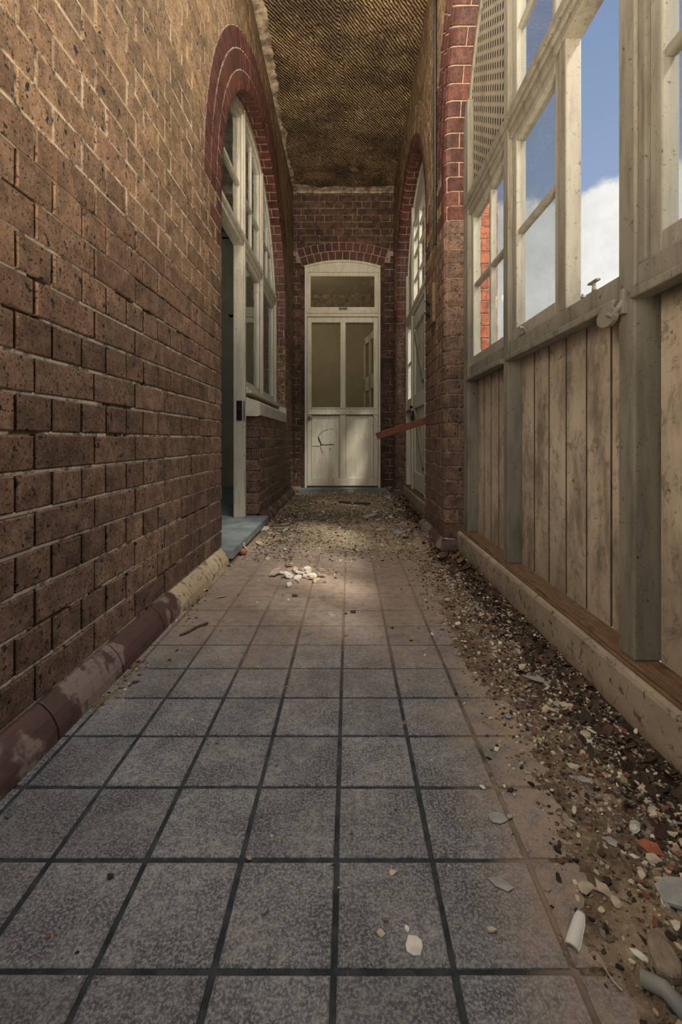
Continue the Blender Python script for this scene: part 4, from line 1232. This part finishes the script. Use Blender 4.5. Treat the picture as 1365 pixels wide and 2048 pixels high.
while k < 45:
    if R() < .5: y, x = U(2.2, 2.66), U(.46, .62)
    else: y, x = U(3.5, 4.9), U(.46, .62)
    mt = 'leaf' if R() < .6 else 'leaf2'; far = y > 3
    dsc = ('curled dead leaf heaped at the foot of the brick pier', 'leaves at the foot of the pier') if not far else ('curled dead leaf heaped below the far board door', 'leaves below the board door')
    flake('dead_leaf', x, y, U(.018, .036), .0012, M[mt], dsc[0], 'leaf', dsc[1], asp=U(.5, .8), n=9, tilt=.8, bend=U(.2, .7), rag=.45, z=gz(x, y)+U(0, .018)); k += 1

def stick(name, p, q, r, label, mat='twig', cat='stick', bendz=.0, n=7):
    mb = MB(); P = []; rs = []
    p, q = Vector(p), Vector(q)
    for i in range(n):
        t = i/(n-1); v = p.lerp(q, t); v.z += bendz*math.sin(PI*t); v.x += r*1.2*math.sin(t*7); P.append(v); rs.append(r*(.8+.3*R()))
    mb.tube(P, rs, 8); o = mb.build(name, [M[mat]], loc=tuple(p)); tag(o, label, cat); return o
def f3(xp, yp, dz): x, y = fp(xp, yp); return (x, y, gz(x, y)+dz)
stick('twig', f3(360, 1273, .005), f3(414, 1249, .006), .004, 'dark twig lying on the tiles near the left skirting')
stick('timber_stick', f3(678, 1008, .012), f3(738, 1012, .012), .012, 'short dark stick lying across the dirt before the end door')
stick('timber_stick', f3(548, 1062, .010), f3(577, 1062, .010), .010, 'pale stick lying beside the white lump by the doorstep', 'flake_p')
stick('twig', f3(1195, 1925, .004), f3(1245, 1988, .004), .0012, 'thin straw-coloured twig in the near right corner', 'flake_p')
x, y = fp(487, 1110)
mb = MB(); mb.tube([(x, y, .002), (x, y, .006), (x, y, .022), (x, y, .034), (x, y, .038)], [.010, .018, .022, .014, .004], 14)
tag(mb.build('red_knob', [M['flake_t']], smooth=True, loc=(x, y, .002)), 'small red-orange knob lying against the blue-grey doorstep', 'knob')
stick('timber_peg', (x+.012, y+.03, .004), (x-.004, y+.045, .07), .007, 'short pale peg leaning upright beside the red knob', 'flake_p', 'peg')
# white ceramic shard: curved piece of pipe
def gutter(name, p, q, r, arc, mat, label, cat, th=.0028, taper=1.0, lift=0, roll=0):
    p, q = Vector(p), Vector(q); d = (q-p).normalized(); s = d.cross(Vector((0, 0, 1))).normalized(); u = s.cross(d)
    mb = MB(); n, m = 14, 10
    for side, rr in ((0, r), (1, r-th)):
        for i in range(n+1):
            t = i/n; c = p.lerp(q, t); w = arc*(1-(1-taper)*abs(t-.25)*1.2) * (1 - .35*max(0, t-.8)/.2)
            for k in range(m+1):
                a = roll-w/2+w*k/m
                mb.v.append(tuple(c + s*rr*math.sin(a) + u*(rr*math.cos(a)-r*math.cos(arc/2))))
    S = (n+1)*(m+1)
    for sd in (0, 1):
        for i in range(n):
            for k in range(m): b = sd*S+i*(m+1)+k; mb.face([b, b+1, b+m+2, b+m+1])
    for i in range(n):
        for k in (0, m): a = i*(m+1)+k; mb.face([a, a+m+1, S+a+m+1, S+a])
    for k in range(m):
        for i in (0, n): a = i*(m+1)+k; mb.face([a, a+1, S+a+1, S+a])
    zmin = min(v[2] for v in mb.v); base = gz(p.x, p.y)
    mb.v = [(a, b, c-zmin+base-.001) for a, b, c in mb.v]
    o = mb.build(name, [M[mat]], smooth=True, loc=(p.x, p.y, base)); tag(o, label, cat)
gutter('ceramic_shard', f3(1143, 1897, 0), f3(1163, 1832, 0), .0105, 2.3, 'ceramic', 'curved white ceramic shard on the rubble left of the near corner', 'shard', taper=.6)
mb = MB(); p0 = f3(1283, 1978, .012); p1 = f3(1330, 2008, .013); p2 = f3(1375, 2060, .012)
mb.tube([p0, p1, p2], [.0085, .009, .009], 14)
tag(mb.build('pipe_piece', [M['pvc']], smooth=True, loc=p0), 'grey pipe piece cut off by the near right corner', 'pipe')

# ---------------------------------------------------------------- camera
cam = bpy.data.cameras.new('camera'); co = bpy.data.objects.new('camera', cam); col.objects.link(co)
co.location = (0, 0, .67); co.rotation_euler = (PI/2, 0, 0)
cam.sensor_fit = 'VERTICAL'; cam.sensor_height = 36; cam.sensor_width = 24; cam.lens = 16
cam.shift_x = -14.5/2048; cam.shift_y = -144/2048; cam.clip_start = .02
bpy.context.scene.camera = co

# ---------------------------------------------------------------- world
w = bpy.data.worlds.new('sky'); bpy.context.scene.world = w; w.use_nodes = True
nt = w.node_tree; nt.nodes.clear()
def wn(t, ins=None, **kw):
    x = nt.nodes.new(t)
    for k, v in kw.items(): setattr(x, k, v)
    for k, v in (ins or {}).items():
        if isinstance(v, bpy.types.NodeSocket): nt.links.new(v, x.inputs[k])
        else: x.inputs[k].default_value = v
    return x
tc = wn('ShaderNodeTexCoord').outputs['Generated']
sp = wn('ShaderNodeSeparateXYZ', {0: tc}).outputs
nz = wn('ShaderNodeTexNoise', {'Vector': tc, 'Scale': 7., 'Detail': 8., 'Roughness': .62}).outputs['Fac']
n2 = wn('ShaderNodeTexNoise', {'Vector': tc, 'Scale': 3.3, 'Detail': 6., 'Roughness': .55}).outputs['Fac']
a = wn('ShaderNodeMath', {0: nz, 1: .09}, operation='MULTIPLY').outputs[0]
b = wn('ShaderNodeMath', {0: sp[2], 1: a}, operation='SUBTRACT').outputs[0]
m = wn('ShaderNodeMapRange', {'Value': b, 'From Min': .402, 'From Max': .384, 'To Min': 0., 'To Max': 1.}, interpolation_type='SMOOTHSTEP').outputs[0]
m2 = wn('ShaderNodeMapRange', {'Value': n2, 'From Min': .58, 'From Max': .72, 'To Min': 0., 'To Max': .7}).outputs[0]
mm = wn('ShaderNodeMath', {0: m, 1: m2}, operation='MAXIMUM').outputs[0]
def wmix(f, A, B):
    x = wn('ShaderNodeMix', data_type='RGBA')
    for i, v in ((0, f), (6, A), (7, B)):
        if isinstance(v, bpy.types.NodeSocket): nt.links.new(v, x.inputs[i])
        else: x.inputs[i].default_value = (*v, 1)
    return x.outputs[2]
blue = wmix(wn('ShaderNodeMapRange', {'Value': sp[2], 'From Min': .4, 'From Max': .85}).outputs[0], (.31, .41, .60), (.15, .23, .40))
cl = wmix(wn('ShaderNodeMapRange', {'Value': nz, 'From Min': .3, 'From Max': .65}).outputs[0], (.68, .68, .66), (1.0, .98, .93))
skyc = wmix(mm, blue, cl)
bg = wn('ShaderNodeBackground', {'Color': skyc, 'Strength': 1.0})
nt.links.new(bg.outputs[0], wn('ShaderNodeOutputWorld').inputs[0])

# ---------------------------------------------------------------- lights
def light(name, typ, loc, rot, energy, color, **kw):
    l = bpy.data.lights.new(name, typ); l.energy = energy; l.color = color
    for k, v in kw.items(): setattr(l, k, v)
    o = bpy.data.objects.new(name, l); col.objects.link(o); o.location = loc; o.rotation_euler = rot; return o
def aim(o, d): o.rotation_euler = Vector(d).to_track_quat('-Z', 'Y').to_euler()
s = light('sun', 'SUN', (3, -2, 6), (0, 0, 0), 6.0, (1, .89, .74), angle=math.radians(7)); aim(s, (-.48, .5, -.85))
o = light('ceiling_fill', 'AREA', (-.05, 2.2, 3.65), (0, 0, 0), 34, (1, .88, .72), shape='RECTANGLE', size=.9, size_y=1.7, specular_factor=.3); aim(o, (0, .55, -1)); o.location = (-.05, 2.0, 3.4)  # unseen fill added under the ceiling to brighten the passage
o = light('rear_fill', 'AREA', (-.05, -1.4, 1.9), (0, 0, 0), 12, (.76, .89, 1), shape='RECTANGLE', size=1.0, size_y=2.2, specular_factor=0.); aim(o, (0, 1, -.1))  # cool fill added behind the camera, no real fitting
o = light('low_fill', 'AREA', (-.05, -.5, .6), (0, 0, 0), 48, (1, .82, .60), shape='RECTANGLE', size=.9, size_y=.5, specular_factor=0., spread=math.radians(70)); aim(o, (.0, .80, .74))  # added uplight out of view, brightens the ceiling
o = light('left_fill', 'AREA', (-.60, .30, 1.3), (0, 0, 0), 9.5, (1, .86, .68), shape='RECTANGLE', size=.7, size_y=1.0, specular_factor=.2, spread=math.radians(120)); aim(o, (1, .95, -.55))  # added fill out of view at left, brightens the board panels
o = light('outside_fill', 'AREA', (2.3, 1.5, 3.3), (0, 0, 0), 95, (1, .91, .78), shape='RECTANGLE', size=1.8, size_y=1.8, specular_factor=.0); aim(o, (-1, .45, -.72))  # added outdoor fill, pushes extra soft skylight in through the windows
light('side_room_fill', 'POINT', (-2.2, 3.6, 2.8), (0, 0, 0), 9, (.85, .95, 1), shadow_soft_size=.3)  # dim fill added inside the side room, no fitting there
light('end_room_fill', 'POINT', (-.9, 6.7, 2.6), (0, 0, 0), 17, (1, .91, .74), shadow_soft_size=.25)  # warm fill added to light the room beyond the end door

sc = bpy.context.scene
sc.view_settings.view_transform = 'Standard'
sc.view_settings.look = 'None'
sc.view_settings.exposure = 0
